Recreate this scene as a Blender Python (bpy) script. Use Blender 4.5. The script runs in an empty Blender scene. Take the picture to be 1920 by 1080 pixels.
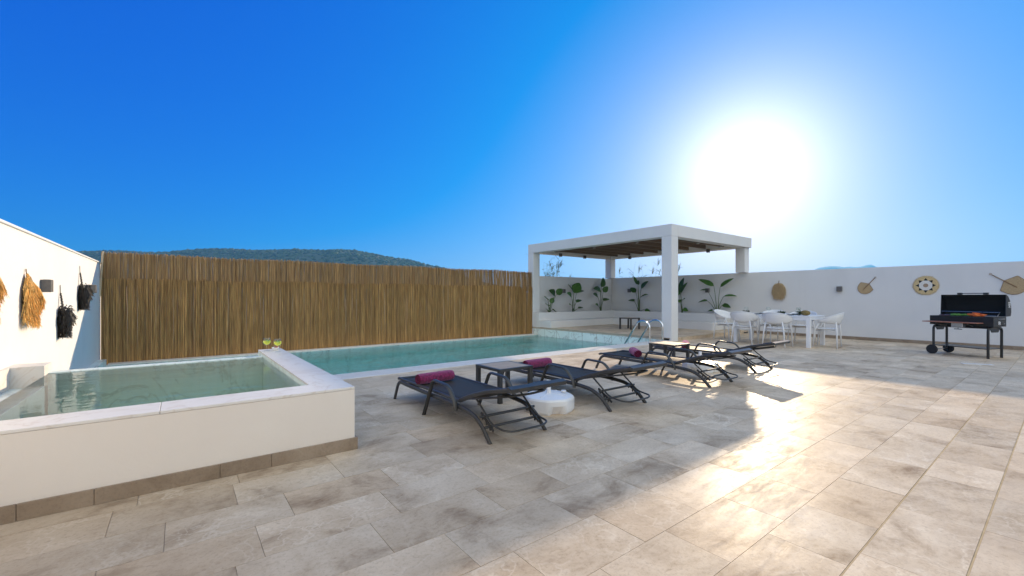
import bpy, bmesh, math, random
from mathutils import Vector, Matrix, Quaternion
random.seed(7)
R = math.radians
S = bpy.context.scene
COL = S.collection

# ------------------------------------------------------------------ camera
CAM_H = 1.2
YAW = 52.36
cd = bpy.data.cameras.new('camera'); cam = bpy.data.objects.new('camera', cd); COL.objects.link(cam)
cam.location = (0, 0, CAM_H); cam.rotation_euler = (R(90), 0, R(YAW - 90))
cd.sensor_width = 36; cd.lens = 806.4 / 1920 * 36; cd.shift_y = 15.7 / 1920
cd.clip_start = 0.05; cd.clip_end = 20000
S.camera = cam

# ------------------------------------------------------------------ sky, sun, exposure
SUN_EL, SUN_AZ = 14.5, 23.6           # azimuth measured from +X towards +Y
sd = Vector((math.cos(R(SUN_EL)) * math.cos(R(SUN_AZ)), math.cos(R(SUN_EL)) * math.sin(R(SUN_AZ)), math.sin(R(SUN_EL))))
W = bpy.data.worlds.new('World'); S.world = W; W.use_nodes = True
wn = W.node_tree; wn.nodes.clear()
def wnode(t, **k):
    n = wn.nodes.new(t)
    for a, b in k.items(): setattr(n, a, b)
    return n
sky = wnode('ShaderNodeTexSky', sky_type='NISHITA', sun_disc=False, sun_elevation=R(SUN_EL), sun_rotation=R(90 - SUN_AZ),
            air_density=1.0, dust_density=0.3, ozone_density=6.0, altitude=0)
SKY_STR = 0.12
EXPO = 0.5
bg = wnode('ShaderNodeBackground'); bg.inputs['Strength'].default_value = SKY_STR
def wm(op, a, b, c=None):
    n = wnode('ShaderNodeMath', operation=op)
    for i, v in enumerate((a, b, c)):
        if v is None: continue
        if isinstance(v, (int, float)): n.inputs[i].default_value = v
        else: wn.links.new(v, n.inputs[i])
    return n.outputs[0]
sep = wnode('ShaderNodeSeparateColor'); wn.links.new(sky.outputs[0], sep.inputs[0])
K = 2 ** -EXPO / SKY_STR        # grading of the sky: deep saturated blue, compressed towards the horizon
cr = wm('MULTIPLY_ADD', sep.outputs[0], .11 * K, -.19 * K)
cg = wm('MULTIPLY', wm('POWER', sep.outputs[1], .88), .095 * K)
cb = wm('MULTIPLY', wm('POWER', sep.outputs[2], .33), .50 * K)
cmb = wnode('ShaderNodeCombineColor')
for i, c in enumerate((cr, cg, cb)): wn.links.new(c, cmb.inputs[i])
tc = wnode('ShaderNodeTexCoord'); nrm = wnode('ShaderNodeVectorMath', operation='NORMALIZE'); wn.links.new(tc.outputs['Generated'], nrm.inputs[0])
def aureole(direction, width, amp, power, col):    # broad glow round a direction of the sky: amp * exp(-(angle/width)^power)
    dot = wnode('ShaderNodeVectorMath', operation='DOT_PRODUCT'); dot.inputs[1].default_value = direction; wn.links.new(nrm.outputs[0], dot.inputs[0])
    ang = wm('ARCCOSINE', wm('MINIMUM', wm('MAXIMUM', dot.outputs['Value'], -1.0), 1.0), 0)
    e = wm('MULTIPLY', wm('EXPONENT', wm('MULTIPLY', wm('POWER', wm('DIVIDE', ang, R(width)), power), -1.0), 0), amp * K)
    v = wnode('ShaderNodeVectorMath', operation='SCALE'); v.inputs[0].default_value = col; wn.links.new(e, v.inputs['Scale']); return v.outputs[0]
total = cmb.outputs[0]
glows = [aureole(sd, 6.0, 1.2, 1.4, (1.0, .96, .90)), aureole(sd, 21, .36, 1.5, (1.0, .62, .50)), aureole(sd, 40, .075, 2.2, (0.0, 1.0, .2)),
         aureole(Vector((-.30, -.85, .50)).normalized(), 70, 1.45, 4.5, (1.0, .87, .48))]     # sun glare; unseen warm fill glow added to the sky behind the camera
for gl_ in glows:
    ad = wnode('ShaderNodeVectorMath', operation='ADD'); wn.links.new(total, ad.inputs[0]); wn.links.new(gl_, ad.inputs[1]); total = ad.outputs[0]
mxn = wnode('ShaderNodeVectorMath', operation='MAXIMUM'); wn.links.new(total, mxn.inputs[0]); mxn.inputs[1].default_value = (0, 0, 0); total = mxn.outputs[0]
wo = wnode('ShaderNodeOutputWorld'); wn.links.new(total, bg.inputs['Color']); wn.links.new(bg.outputs[0], wo.inputs['Surface'])
sl = bpy.data.lights.new('sun', 'SUN'); sl.energy = 4.8; sl.angle = R(0.6); sl.color = (1.0, .78, .52)
so = bpy.data.objects.new('sun', sl); COL.objects.link(so); so.rotation_euler = (-sd).to_track_quat('-Z', 'Y').to_euler()
so.location = sd * 50
S.view_settings.view_transform = 'Standard'; S.view_settings.look = 'None'; S.view_settings.gamma = 1
S.view_settings.exposure = EXPO
S.cycles.max_bounces = 8; S.cycles.transparent_max_bounces = 24

# ------------------------------------------------------------------ materials
MATS = {}
def lin(c):  # srgb 0..255 -> linear
    return tuple(((x / 255) / 12.92 if x / 255 <= .04045 else ((x / 255 + .055) / 1.055) ** 2.4) for x in c) + (1,)
class Mt:
    def __init__(s, name):
        m = bpy.data.materials.new(name); m.use_nodes = True; s.m = m; s.t = m.node_tree; s.n = s.t.nodes; s.l = s.t.links
        s.b = s.n['Principled BSDF']; s.out = s.n['Material Output']; MATS[name] = m
    def node(s, t, **k):
        n = s.n.new(t)
        for a, b in k.items(): setattr(n, a, b)
        return n
    def noise(s, scale, detail=4, rough=.55, dist=0, coord='Object', mapscale=None, add=None):
        tcn = s.node('ShaderNodeTexCoord'); src = tcn.outputs[coord]
        if mapscale:
            mp = s.node('ShaderNodeMapping'); mp.inputs['Scale'].default_value = mapscale; s.l.new(src, mp.inputs[0]); src = mp.outputs[0]
        if add is not None:
            ad = s.node('ShaderNodeVectorMath', operation='ADD'); s.l.new(src, ad.inputs[0]); s.l.new(add, ad.inputs[1]); src = ad.outputs[0]
        n = s.node('ShaderNodeTexNoise'); n.inputs['Scale'].default_value = scale; n.inputs['Detail'].default_value = detail
        n.inputs['Roughness'].default_value = rough; n.inputs['Distortion'].default_value = dist; s.l.new(src, n.inputs['Vector']); return n.outputs['Fac'], src
    def ramp(s, src, stops):
        r = s.node('ShaderNodeValToRGB'); e = r.color_ramp.elements
        while len(e) < len(stops): e.new(.5)
        for i, (p, c) in enumerate(stops): e[i].position = p; e[i].color = c if isinstance(c, tuple) else (c, c, c, 1)
        s.l.new(src, r.inputs[0]); return r.outputs[0]
    def mix(s, fac, a, b, mode='MIX'):
        x = s.node('ShaderNodeMix', data_type='RGBA', blend_type=mode)
        for k, v in ((0, fac), (6, a), (7, b)):
            if isinstance(v, (int, float, tuple)): x.inputs[k].default_value = v
            else: s.l.new(v, x.inputs[k])
        return x.outputs[2]
    def math(s, op, a, b):
        x = s.node('ShaderNodeMath', operation=op)
        for i, v in enumerate((a, b)):
            if isinstance(v, (int, float)): x.inputs[i].default_value = v
            else: s.l.new(v, x.inputs[i])
        return x.outputs[0]
    def bump(s, src, strength, dist):
        b = s.node('ShaderNodeBump'); b.inputs['Strength'].default_value = strength; b.inputs['Distance'].default_value = dist
        s.l.new(src, b.inputs['Height']); s.l.new(b.outputs[0], s.b.inputs['Normal'])
    def set(s, **k):
        for a, v in k.items():
            i = s.b.inputs[a.replace('_', ' ')]
            if isinstance(v, (int, float, tuple)): i.default_value = v
            else: s.l.new(v, i)
def simple(name, c1, c2, rough=.5, scale=8, metallic=0, bump=0, mapscale=None, spec=.5):
    t = Mt(name); f, _ = t.noise(scale, mapscale=mapscale)
    c = t.ramp(f, [(.3, c1 + (1,)), (.7, c2 + (1,))]); t.set(Base_Color=c, Metallic=metallic)
    t.b.inputs['Specular IOR Level'].default_value = spec
    rr = t.math('MULTIPLY_ADD', f, .2); t.n[-1].inputs[2].default_value = rough - .1; t.set(Roughness=rr)
    if bump: t.bump(f, .6, bump)
    return t.m

def plaster(name, base, var, dirt):
    t = Mt(name); f, _ = t.noise(1.3, 5, .6); f2, _ = t.noise(60, 3, .7); f3, _ = t.noise(.9, 6, .7, mapscale=(1, 1, .25))
    c = t.ramp(f, [(.3, base + (1,)), (.7, var + (1,))])
    d = t.ramp(f3, [(.55, 0.0), (.8, .35)]); c = t.mix(d, c, dirt + (1,)); t.set(Base_Color=c, Roughness=.85)
    t.b.inputs['Specular IOR Level'].default_value = .25
    f4, _ = t.noise(7, 4, .6); t.bump(t.math('ADD', t.math('MULTIPLY', f2, .5), t.math('MULTIPLY', f4, 1.6)), .5, .004); return t.m
plaster('white_plaster', (.74, .73, .71), (.69, .685, .67), (.58, .56, .53))
plaster('cream_plaster', (.78, .72, .64), (.74, .67, .59), (.62, .56, .48))

# floor tiles: tone attribute per tile (x brightness, y hue, z pattern offset)
def stone(name, dark, mid, light, vein, rough=.42, tile=True, streak=True):
    t = Mt(name)
    if tile:
        at = t.node('ShaderNodeAttribute', attribute_name='tone'); sp = t.node('ShaderNodeSeparateColor'); t.l.new(at.outputs['Color'], sp.inputs[0])
        off = t.node('ShaderNodeVectorMath', operation='SCALE'); t.l.new(at.outputs['Color'], off.inputs[0]); off.inputs['Scale'].default_value = 37.0; add = off.outputs[0]
    else: add = None
    f1, src = t.noise(2.2, 8, .62, .6, add=add)
    f2, _ = t.noise(8, 10, .74, 1.6, mapscale=(.7, 1.7, 1), add=add)
    f3, _ = t.noise(55, 5, .7, .2, add=add)
    c = t.ramp(f1, [(.27, dark + (1,)), (.46, mid + (1,)), (.68, light + (1,))])
    c = t.mix(t.ramp(f2, [(.4, 0.0), (.75, .55)]), c, light + (1,))
    c = t.mix(t.ramp(f2, [(.28, .5), (.40, 0.0)]), c, dark + (1,))
    # brecciated vein net
    dn = t.node('ShaderNodeTexNoise'); dn.inputs['Scale'].default_value = 3.5; dn.inputs['Detail'].default_value = 6; t.l.new(src, dn.inputs['Vector'])
    dm = t.node('ShaderNodeMix', data_type='VECTOR'); dm.inputs[0].default_value = .42; t.l.new(src, dm.inputs[4]); t.l.new(dn.outputs['Color'], dm.inputs[5])
    vo = t.node('ShaderNodeTexVoronoi', feature='DISTANCE_TO_EDGE'); vo.inputs['Scale'].default_value = 6.5; t.l.new(dm.outputs[1], vo.inputs['Vector'])
    v = t.ramp(vo.outputs['Distance'], [(.0, .55), (.045, 0.0)])
    fm, _ = t.noise(1.1, 3, .5, add=add); v = t.math('MULTIPLY', v, t.ramp(fm, [(.45, 0.0), (.62, 1.0)]))
    c = t.mix(v, c, vein + (1,))
    c = t.mix(t.ramp(f3, [(.34, .28), (.50, 0.0)]), c, dark + (1,))
    if tile:
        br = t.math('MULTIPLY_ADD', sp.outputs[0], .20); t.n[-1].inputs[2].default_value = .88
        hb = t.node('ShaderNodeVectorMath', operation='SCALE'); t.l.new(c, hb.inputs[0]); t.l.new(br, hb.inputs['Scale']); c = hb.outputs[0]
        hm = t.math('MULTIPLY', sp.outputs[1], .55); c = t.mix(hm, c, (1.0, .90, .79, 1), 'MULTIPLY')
        # broad damp stains and worn ochre patches of the whole terrace
        g, _ = t.noise(.55, 5, .65, .5); c = t.mix(t.ramp(g, [(.52, 0.0), (.72, .45)]), c, (.47, .38, .29, 1))
        c = t.mix(t.ramp(g, [(.32, .42), (.46, 0.0)]), c, (.30, .23, .17, 1))
    fr, _ = t.noise(3.0, 6, .7, .5, mapscale=(1, 4, 1) if streak else None, add=add)
    t.set(Base_Color=c, Roughness=t.ramp(fr, [(.3, rough - .14), (.7, rough + .16)]))
    bf = t.math('ADD', t.math('MULTIPLY', f3, .35), f2); t.bump(bf, .30, .0035)
    return t.m
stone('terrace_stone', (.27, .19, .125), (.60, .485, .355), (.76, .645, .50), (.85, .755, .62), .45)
MATS['terrace_stone'].node_tree.nodes['Principled BSDF'].inputs['Specular IOR Level'].default_value = .016
stone('skirting_stone', (.13, .09, .055), (.25, .185, .125), (.34, .265, .19), (.45, .37, .28), .55, False, False)
simple('grout', (.50, .42, .33), (.58, .49, .39), .9, 4)
simple('old_grout', (.36, .26, .13), (.50, .38, .23), .9, 14, bump=.004)
def marble(name, base, vein, scale=1.6, rough=.3, grid=None):
    t = Mt(name); f, src = t.noise(scale, 8, .6, 1.5)
    v = t.node('ShaderNodeMath', operation='SUBTRACT'); t.l.new(f, v.inputs[0]); v.inputs[1].default_value = .5
    a = t.math('ABSOLUTE', v.outputs[0], 0); vr = t.ramp(a, [(.0, .8), (.018, .12), (.05, 0.0)])
    g, _ = t.noise(.8, 4); c = t.ramp(g, [(.3, base + (1,)), (.7, tuple(x * .9 for x in base) + (1,))])
    c = t.mix(vr, c, vein + (1,))
    if grid:
        b = t.node('ShaderNodeTexBrick'); b.inputs['Scale'].default_value = 1; b.inputs['Brick Width'].default_value = grid[0]; b.inputs['Row Height'].default_value = grid[1]
        b.inputs['Mortar Size'].default_value = .006; b.inputs['Color1'].default_value = (0, 0, 0, 1); b.inputs['Color2'].default_value = (0, 0, 0, 1); b.inputs['Mortar'].default_value = (1, 1, 1, 1)
        tcn = t.node('ShaderNodeTexCoord'); t.l.new(tcn.outputs['Object'], b.inputs['Vector']); c = t.mix(b.outputs['Color'], c, (.32, .33, .27, 1))
    t.set(Base_Color=c, Roughness=rough); return t.m
marble('coping_marble', (.76, .725, .665), (.62, .55, .47), rough=.45)
marble('pool_marble', (.82, .94, .90), (.38, .40, .38), grid=(1.2, .6))
simple('coping_stone', (.46, .41, .37), (.60, .55, .50), .45, 3, bump=.002)

marble('basin_marble', (.84, .95, .91), (.55, .60, .55))
def water_mat(name, tint, bumpd, scale, mapscale, straight=.6, refl=1.2):
    t = Mt(name); t.n.remove(t.b)
    f, _ = t.noise(scale, 3, .5, .3, mapscale=mapscale); f2, _ = t.noise(scale * 5, 2, .5, 0, mapscale=mapscale)
    h = t.math('ADD', f, t.math('MULTIPLY', f2, .12))
    b = t.node('ShaderNodeBump'); b.inputs['Strength'].default_value = 1; b.inputs['Distance'].default_value = bumpd; t.l.new(h, b.inputs['Height'])
    fr = t.node('ShaderNodeFresnel'); fr.inputs['IOR'].default_value = refl; t.l.new(b.outputs[0], fr.inputs['Normal'])
    tr = t.node('ShaderNodeBsdfRefraction'); tr.inputs['Color'].default_value = tint; tr.inputs['IOR'].default_value = 1.33; tr.inputs['Roughness'].default_value = 0; t.l.new(b.outputs[0], tr.inputs['Normal'])
    ts = t.node('ShaderNodeBsdfTransparent'); m0 = t.node('ShaderNodeMixShader'); m0.inputs[0].default_value = straight; t.l.new(tr.outputs[0], m0.inputs[1]); t.l.new(ts.outputs[0], m0.inputs[2]); tr = m0
    gl = t.node('ShaderNodeBsdfGlossy'); gl.inputs['Roughness'].default_value = .012; t.l.new(b.outputs[0], gl.inputs['Normal'])
    mx = t.node('ShaderNodeMixShader'); t.l.new(fr.outputs[0], mx.inputs[0]); t.l.new(tr.outputs[0], mx.inputs[1]); t.l.new(gl.outputs[0], mx.inputs[2])
    t.l.new(mx.outputs[0], t.out.inputs['Surface']); return t.m
def clear_mat(name, col, dens):
    t = Mt(name); t.n.remove(t.b)
    tr = t.node('ShaderNodeBsdfTransparent'); t.l.new(tr.outputs[0], t.out.inputs['Surface'])
    return t.m
def add_absorb(name, col, dens):
    m = MATS[name]; nt = m.node_tree; v = nt.nodes.new('ShaderNodeVolumeAbsorption'); v.inputs['Color'].default_value = col; v.inputs['Density'].default_value = dens
    nt.links.new(v.outputs[0], nt.nodes['Material Output'].inputs['Volume'])
water_mat('pool_water', (1, 1, 1, 1), .030, 3.6, (1.2, 1.5, 1)); add_absorb('pool_water', (.0, .90, .93, 1), .42)
water_mat('plunge_water', (1, 1, 1, 1), .005, 3.2, (.8, 1.6, 1), .8, 1.13); add_absorb('plunge_water', (.35, .95, .86, 1), .30)
clear_mat('water_edge', None, 0)

def leafmat(name, c1, c2, rough=.45, trans=.25, scale=12, mapscale=None):
    t = Mt(name); f, _ = t.noise(scale, 4, mapscale=mapscale); at = t.node('ShaderNodeAttribute', attribute_name='tone'); sp = t.node('ShaderNodeSeparateColor'); t.l.new(at.outputs['Color'], sp.inputs[0])
    c = t.ramp(f, [(.3, c1 + (1,)), (.7, c2 + (1,))])
    br = t.math('MULTIPLY_ADD', sp.outputs[0], 1.15); t.n[-1].inputs[2].default_value = .42
    s = t.node('ShaderNodeVectorMath', operation='SCALE'); t.l.new(c, s.inputs[0]); t.l.new(br, s.inputs['Scale'])
    t.set(Base_Color=s.outputs[0], Roughness=rough)
    if trans:
        tl = t.node('ShaderNodeBsdfTranslucent'); t.l.new(s.outputs[0], tl.inputs['Color']); mx = t.node('ShaderNodeMixShader'); mx.inputs[0].default_value = trans
        t.l.new(t.b.outputs[0], mx.inputs[1]); t.l.new(tl.outputs[0], mx.inputs[2]); t.l.new(mx.outputs[0], t.out.inputs['Surface'])
    return t.m
leafmat('broad_leaf', (.055, .14, .028), (.105, .23, .05), .35, .35)
leafmat('leaf_stem', (.07, .12, .035), (.10, .15, .05), .5, 0)
leafmat('cane_leaf', (.05, .07, .025), (.11, .12, .05), .6, .4)
leafmat('wood_foliage', (.040, .058, .030), (.052, .070, .034), .9, 0, .02)
leafmat('reed', (.18, .088, .025), (.60, .35, .12), .6, .15, 2.0, (60, 60, 1.3))
leafmat('reed_upper', (.19, .098, .036), (.56, .34, .14), .6, .15, 2.0, (60, 60, 1.3))
leafmat('raffia', (.72, .42, .12), (.90, .60, .22), .6, .15, 30)
leafmat('black_fibre', (.012, .010, .009), (.035, .030, .026), .6, 0, 30)
simple('black_basket', (.03, .025, .02), (.14, .11, .09), .8, 60)
simple('hill_ground', (.05, .06, .03), (.09, .095, .05), .95, .01)
simple('far_mountain', (.12, .13, .12), (.18, .18, .16), .95, .002)
simple('dry_field', (.16, .13, .08), (.23, .19, .12), .95, .4)
simple('white_metal_cap', (.74, .74, .74), (.8, .8, .8), .4, 5)
simple('dark_slat', (.12, .082, .052), (.18, .125, .08), .55, 6, mapscale=(1, 20, 20))
simple('roof_board', (.50, .42, .32), (.58, .49, .38), .7, 5)
simple('sconce_metal', (.10, .095, .09), (.14, .13, .125), .45, 20)
simple('sconce_lens', (.6, .58, .5), (.7, .68, .6), .3, 20)
simple('charcoal_metal', (.036, .035, .034), (.052, .050, .048), .38, 15)
simple('sling', (.046, .040, .034), (.062, .054, .046), .6, 300, bump=.0008, spec=.18)
simple('chrome', (.75, .75, .76), (.85, .85, .86), .16, 10, metallic=1)
simple('white_plastic', (.72, .72, .72), (.78, .78, .78), .42, 8)
simple('white_paint', (.74, .75, .76), (.80, .80, .81), .35, 8)
simple('black_enamel', (.010, .010, .011), (.018, .018, .019), .32, 20)
simple('soot', (.004, .004, .004), (.010, .009, .009), .9, 20)
simple('red_wood', (.26, .10, .065), (.38, .17, .11), .45, 5, mapscale=(2, 30, 2))
simple('rubber', (.012, .012, .014), (.02, .02, .022), .7, 20)
simple('steel', (.5, .5, .5), (.62, .62, .62), .3, 20, metallic=1)
simple('soil', (.035, .025, .018), (.06, .045, .03), .95, 20, bump=.01)
simple('rattan', (.36, .25, .13), (.52, .38, .21), .7, 50, bump=.003)
simple('rattan_edge', (.20, .12, .06), (.28, .17, .09), .7, 50)
simple('straw_pale', (.52, .38, .18), (.68, .52, .28), .75, 40, bump=.003)
simple('woven_white', (.66, .63, .58), (.76, .73, .68), .8, 60)
simple('woven_black', (.015, .013, .012), (.03, .026, .024), .8, 60)
simple('woven_brown', (.30, .20, .13), (.42, .30, .2), .8, 40)
simple('carrot', (.75, .13, .02), (.85, .22, .03), .4, 20)
simple('green_pepper', (.05, .20, .02), (.16, .30, .04), .35, 20)
simple('red_pepper', (.35, .01, .01), (.5, .03, .02), .3, 20)
simple('aubergine', (.05, .015, .03), (.09, .03, .04), .3, 20)
simple('pineapple_skin', (.13, .09, .02), (.28, .19, .05), .6, 30, bump=.01)
simple('leafy_green', (.03, .06, .015), (.07, .10, .03), .6, 20)
simple('ceramic', (.76, .76, .75), (.82, .82, .8), .2, 8)
simple('slate_plate', (.02, .022, .026), (.04, .042, .046), .4, 8)
simple('rust_post', (.16, .05, .03), (.24, .09, .05), .8, 12)
simple('pale_cane', (.55, .38, .22), (.65, .47, .29), .6, 12)
def towel_mat():
    t = Mt('towel'); tcn = t.node('ShaderNodeTexCoord')
    mp = t.node('ShaderNodeMapping'); mp.inputs['Scale'].default_value = (42, 42, 42); t.l.new(tcn.outputs['Object'], mp.inputs[0])
    ck = t.node('ShaderNodeTexVoronoi', feature='F1'); t.l.new(mp.outputs[0], ck.inputs['Vector']); ck.inputs['Scale'].default_value = 1
    f, _ = t.noise(200, 2)
    c = t.ramp(ck.outputs['Distance'], [(.2, (.24, .010, .085, 1)), (.75, (.11, .005, .045, 1))]); t.set(Base_Color=c, Roughness=.95)
    t.b.inputs['Sheen Weight'].default_value = .6; t.b.inputs['Sheen Tint'].default_value = (1, .5, .75, 1)
    t.bump(t.math('ADD', ck.outputs['Distance'], f), .8, .006)
towel_mat()
simple('towel_dark', (.10, .004, .03), (.15, .008, .045), .95, 60)
simple('slat_board', (.36, .25, .16), (.58, .44, .31), .5, 9, mapscale=(1, 16, 1))
def glass(name, col, tl=0):
    t = Mt(name); t.n.remove(t.b); lw = t.node('ShaderNodeLayerWeight'); lw.inputs['Blend'].default_value = .35; fr = t.node('ShaderNodeMath', operation='MULTIPLY_ADD'); t.l.new(t.math('POWER', lw.outputs['Facing'], 3.0), fr.inputs[0]); fr.inputs[1].default_value = .6; fr.inputs[2].default_value = .05
    tr = t.node('ShaderNodeBsdfTransparent'); tr.inputs['Color'].default_value = col; gl = t.node('ShaderNodeBsdfGlossy'); gl.inputs['Roughness'].default_value = .03
    src = tr.outputs[0]
    if tl:
        d = t.node('ShaderNodeBsdfTranslucent'); d.inputs['Color'].default_value = col; m0 = t.node('ShaderNodeMixShader'); m0.inputs[0].default_value = tl; t.l.new(src, m0.inputs[1]); t.l.new(d.outputs[0], m0.inputs[2]); src = m0.outputs[0]
    mx = t.node('ShaderNodeMixShader'); t.l.new(fr.outputs[0], mx.inputs[0]); t.l.new(src, mx.inputs[1]); t.l.new(gl.outputs[0], mx.inputs[2]); t.l.new(mx.outputs[0], t.out.inputs['Surface'])
glass('clear_glass', (.97, .98, .97, 1)); glass('lime_drink', (.95, .98, .25, 1), .6)

# ------------------------------------------------------------------ mesh builder
def basis(d):
    d = d.normalized(); a = Vector((0, 0, 1)) if abs(d.z) < .9 else Vector((1, 0, 0))
    u = d.cross(a).normalized(); return u, u.cross(d).normalized()
class MB:
    def __init__(s): s.v = []; s.f = []; s.c = []; s.mi = []; s.tone = None; s.cur = 0
    def _add(s, vs, fs, tone=None):
        o = len(s.v); s.v += [tuple(x) for x in vs]
        for f in fs: s.f.append(tuple(i + o for i in f)); s.mi.append(s.cur); s.c.append(tone)
    def box(s, x0, y0, z0, x1, y1, z1, tone=None):
        vs = [(x0, y0, z0), (x1, y0, z0), (x1, y1, z0), (x0, y1, z0), (x0, y0, z1), (x1, y0, z1), (x1, y1, z1), (x0, y1, z1)]
        s._add(vs, [(3, 2, 1, 0), (4, 5, 6, 7), (0, 1, 5, 4), (1, 2, 6, 5), (2, 3, 7, 6), (3, 0, 4, 7)], tone); return s
    def tube(s, pts, r, n=8, caps=True, closed=False, tone=None, flat=None):
        pts = [Vector(p) for p in pts]; m = len(pts); rs = r if isinstance(r, (list, tuple)) else [r] * m
        rings = []; u = None
        for i, p in enumerate(pts):
            if closed: d = pts[(i + 1) % m] - pts[i - 1]
            else: d = pts[min(i + 1, m - 1)] - pts[max(i - 1, 0)]
            if d.length < 1e-9: d = Vector((0, 0, 1))
            d.normalize()
            if u is None: u, w = basis(d)
            else:
                u = (u - d * u.dot(d)); u = u.normalized() if u.length > 1e-6 else basis(d)[0]; w = u.cross(d).normalized()
            fu, fw = (1, 1) if flat is None else flat
            rings.append([p + (u * math.cos(2 * math.pi * k / n) * fu + w * math.sin(2 * math.pi * k / n) * fw) * rs[i] for k in range(n)])
        vs = [q for ring in rings for q in ring]; fs = []
        for i in range(m if closed else m - 1):
            a = i * n; b = ((i + 1) % m) * n
            for k in range(n): fs.append((a + k, a + (k + 1) % n, b + (k + 1) % n, b + k))
        if caps and not closed: fs.append(tuple(range(n - 1, -1, -1))); fs.append(tuple((m - 1) * n + k for k in range(n)))
        s._add(vs, fs, tone); return s
    def bar(s, p, q, w, h, up=(0, 0, 1), tone=None):      # rectangular bar
        p, q = Vector(p), Vector(q); d = (q - p).normalized(); up = Vector(up); x = d.cross(up)
        x = x.normalized() if x.length > 1e-6 else Vector((1, 0, 0)); y = x.cross(d).normalized(); vs = []
        for c in (p, q):
            for a, b in ((-1, -1), (1, -1), (1, 1), (-1, 1)): vs.append(c + x * a * w / 2 + y * b * h / 2)
        s._add(vs, [(0, 1, 2, 3), (7, 6, 5, 4), (0, 4, 5, 1), (1, 5, 6, 2), (2, 6, 7, 3), (3, 7, 4, 0)], tone); return s
    def lathe(s, prof, n=20, c=(0, 0, 0), tone=None, sx=1, sy=1, flute=None):
        vs = []; fs = []
        for r, z in prof:
            for k in range(n):
                a = 2 * math.pi * k / n; rr = r * (flute(a, z) if flute else 1)
                vs.append((c[0] + rr * math.cos(a) * sx, c[1] + rr * math.sin(a) * sy, c[2] + z))
        for i in range(len(prof) - 1):
            for k in range(n): fs.append((i * n + k, i * n + (k + 1) % n, (i + 1) * n + (k + 1) % n, (i + 1) * n + k))
        if prof[0][0] > 1e-4: fs.append(tuple(range(n - 1, -1, -1)))
        if prof[-1][0] > 1e-4: fs.append(tuple((len(prof) - 1) * n + k for k in range(n)))
        s._add(vs, fs, tone); return s
    def prism(s, poly, lo, hi, ax='z', tone=None):   # poly in the two other axes
        n = len(poly); P = {'z': lambda a, b, c: (a, b, c), 'x': lambda a, b, c: (c, a, b), 'y': lambda a, b, c: (a, c, b)}[ax]
        vs = [P(a, b, lo) for a, b in poly] + [P(a, b, hi) for a, b in poly]
        fs = [tuple(range(n - 1, -1, -1)), tuple(range(n, 2 * n))] + [(k, (k + 1) % n, n + (k + 1) % n, n + k) for k in range(n)]
        s._add(vs, fs, tone); return s
    def build(s, name, mat, parent=None, smooth=False, bevel=0, loc=None, seg=2):
        me = bpy.data.meshes.new(name); me.from_pydata(s.v, [], s.f)
        for m in (mat if isinstance(mat, list) else [mat]): me.materials.append(MATS[m])
        me.polygons.foreach_set('material_index', s.mi)
        if any(c is not None for c in s.c):
            ca = me.color_attributes.new('tone', 'FLOAT_COLOR', 'CORNER'); arr = []
            for p, c in zip(me.polygons, s.c):
                c = c or (.5, .5, .5)
                arr += [c[0], c[1], c[2], 1.0] * p.loop_total
            ca.data.foreach_set('color', arr)
        if smooth: me.polygons.foreach_set('use_smooth', [True] * len(me.polygons))
        me.validate(); me.update()
        bm = bmesh.new(); bm.from_mesh(me); bmesh.ops.recalc_face_normals(bm, faces=bm.faces) if len(s.f) < 60000 else None; bm.to_mesh(me); bm.free()
        o = bpy.data.objects.new(name, me); COL.objects.link(o)
        if parent: o.parent = parent
        if loc: o.location = loc
        if bevel:
            b = o.modifiers.new('bevel', 'BEVEL'); b.width = bevel; b.segments = seg; b.limit_method = 'ANGLE'; b.angle_limit = R(40)
            if smooth is False: b.harden_normals = False
        return o
def smooth_by_angle(o, ang=40):
    me = o.data; me.polygons.foreach_set('use_smooth', [True] * len(me.polygons)); me.set_sharp_from_angle(angle=R(ang))
def arc(pts, rad=.05, n=5):     # round the inner corners of a polyline
    pts = [Vector(p) for p in pts]; out = [pts[0]]
    for i in range(1, len(pts) - 1):
        a, b, c = pts[i - 1], pts[i], pts[i + 1]; r = min(rad, (a - b).length * .49, (c - b).length * .49)
        p, q = b + (a - b).normalized() * r, b + (c - b).normalized() * r
        for k in range(n + 1):
            t = k / n; out.append(p * (1 - t) ** 2 + b * 2 * t * (1 - t) + q * t * t)
    out.append(pts[-1]); return out
def tag(o, label=None, cat=None, group=None, kind=None):
    if label: o['label'] = label
    if cat: o['category'] = cat
    if group: o['group'] = group
    if kind: o['kind'] = kind
    return o
def thing(name, label, cat, loc=(0, 0, 0), rz=0, group=None):
    o = bpy.data.objects.new(name, None); COL.objects.link(o); o.location = loc; o.rotation_euler = (0, 0, rz); o.empty_display_size = .1
    return tag(o, label, cat, group)
def dup(root, loc, rz, label, group=None):
    c = root.copy(); COL.objects.link(c); c.location = loc; c.rotation_euler = (0, 0, rz); c['label'] = label
    if group: c['group'] = group
    def kids(a, b):
        for ch in [o for o in list(COL.objects) if o.parent == a]:
            d = ch.copy(); COL.objects.link(d); d.parent = b; kids(ch, d)
    kids(root, c); return c
def struct(o, label=None):
    o['kind'] = 'structure'
    if label: o['label'] = label
    return o

# ------------------------------------------------------------------ setting: ground, floor, pool
XL, XR = -1.3, 14.85         # left and right wall faces
YF = 12.15                   # far wall face
YC0, YC1 = 6.40, 6.87        # near pool coping
WZ = -.22                    # pool water level
FY0 = -9.0
# open country as one sheet with a hole where the terrace is raised out of it
m = MB(); m.box(-6500, -6500, -2.4, 6500, 6500, -2.0)
struct(m.build('ground', 'dry_field'), 'dry open country reaching the horizon')

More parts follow.
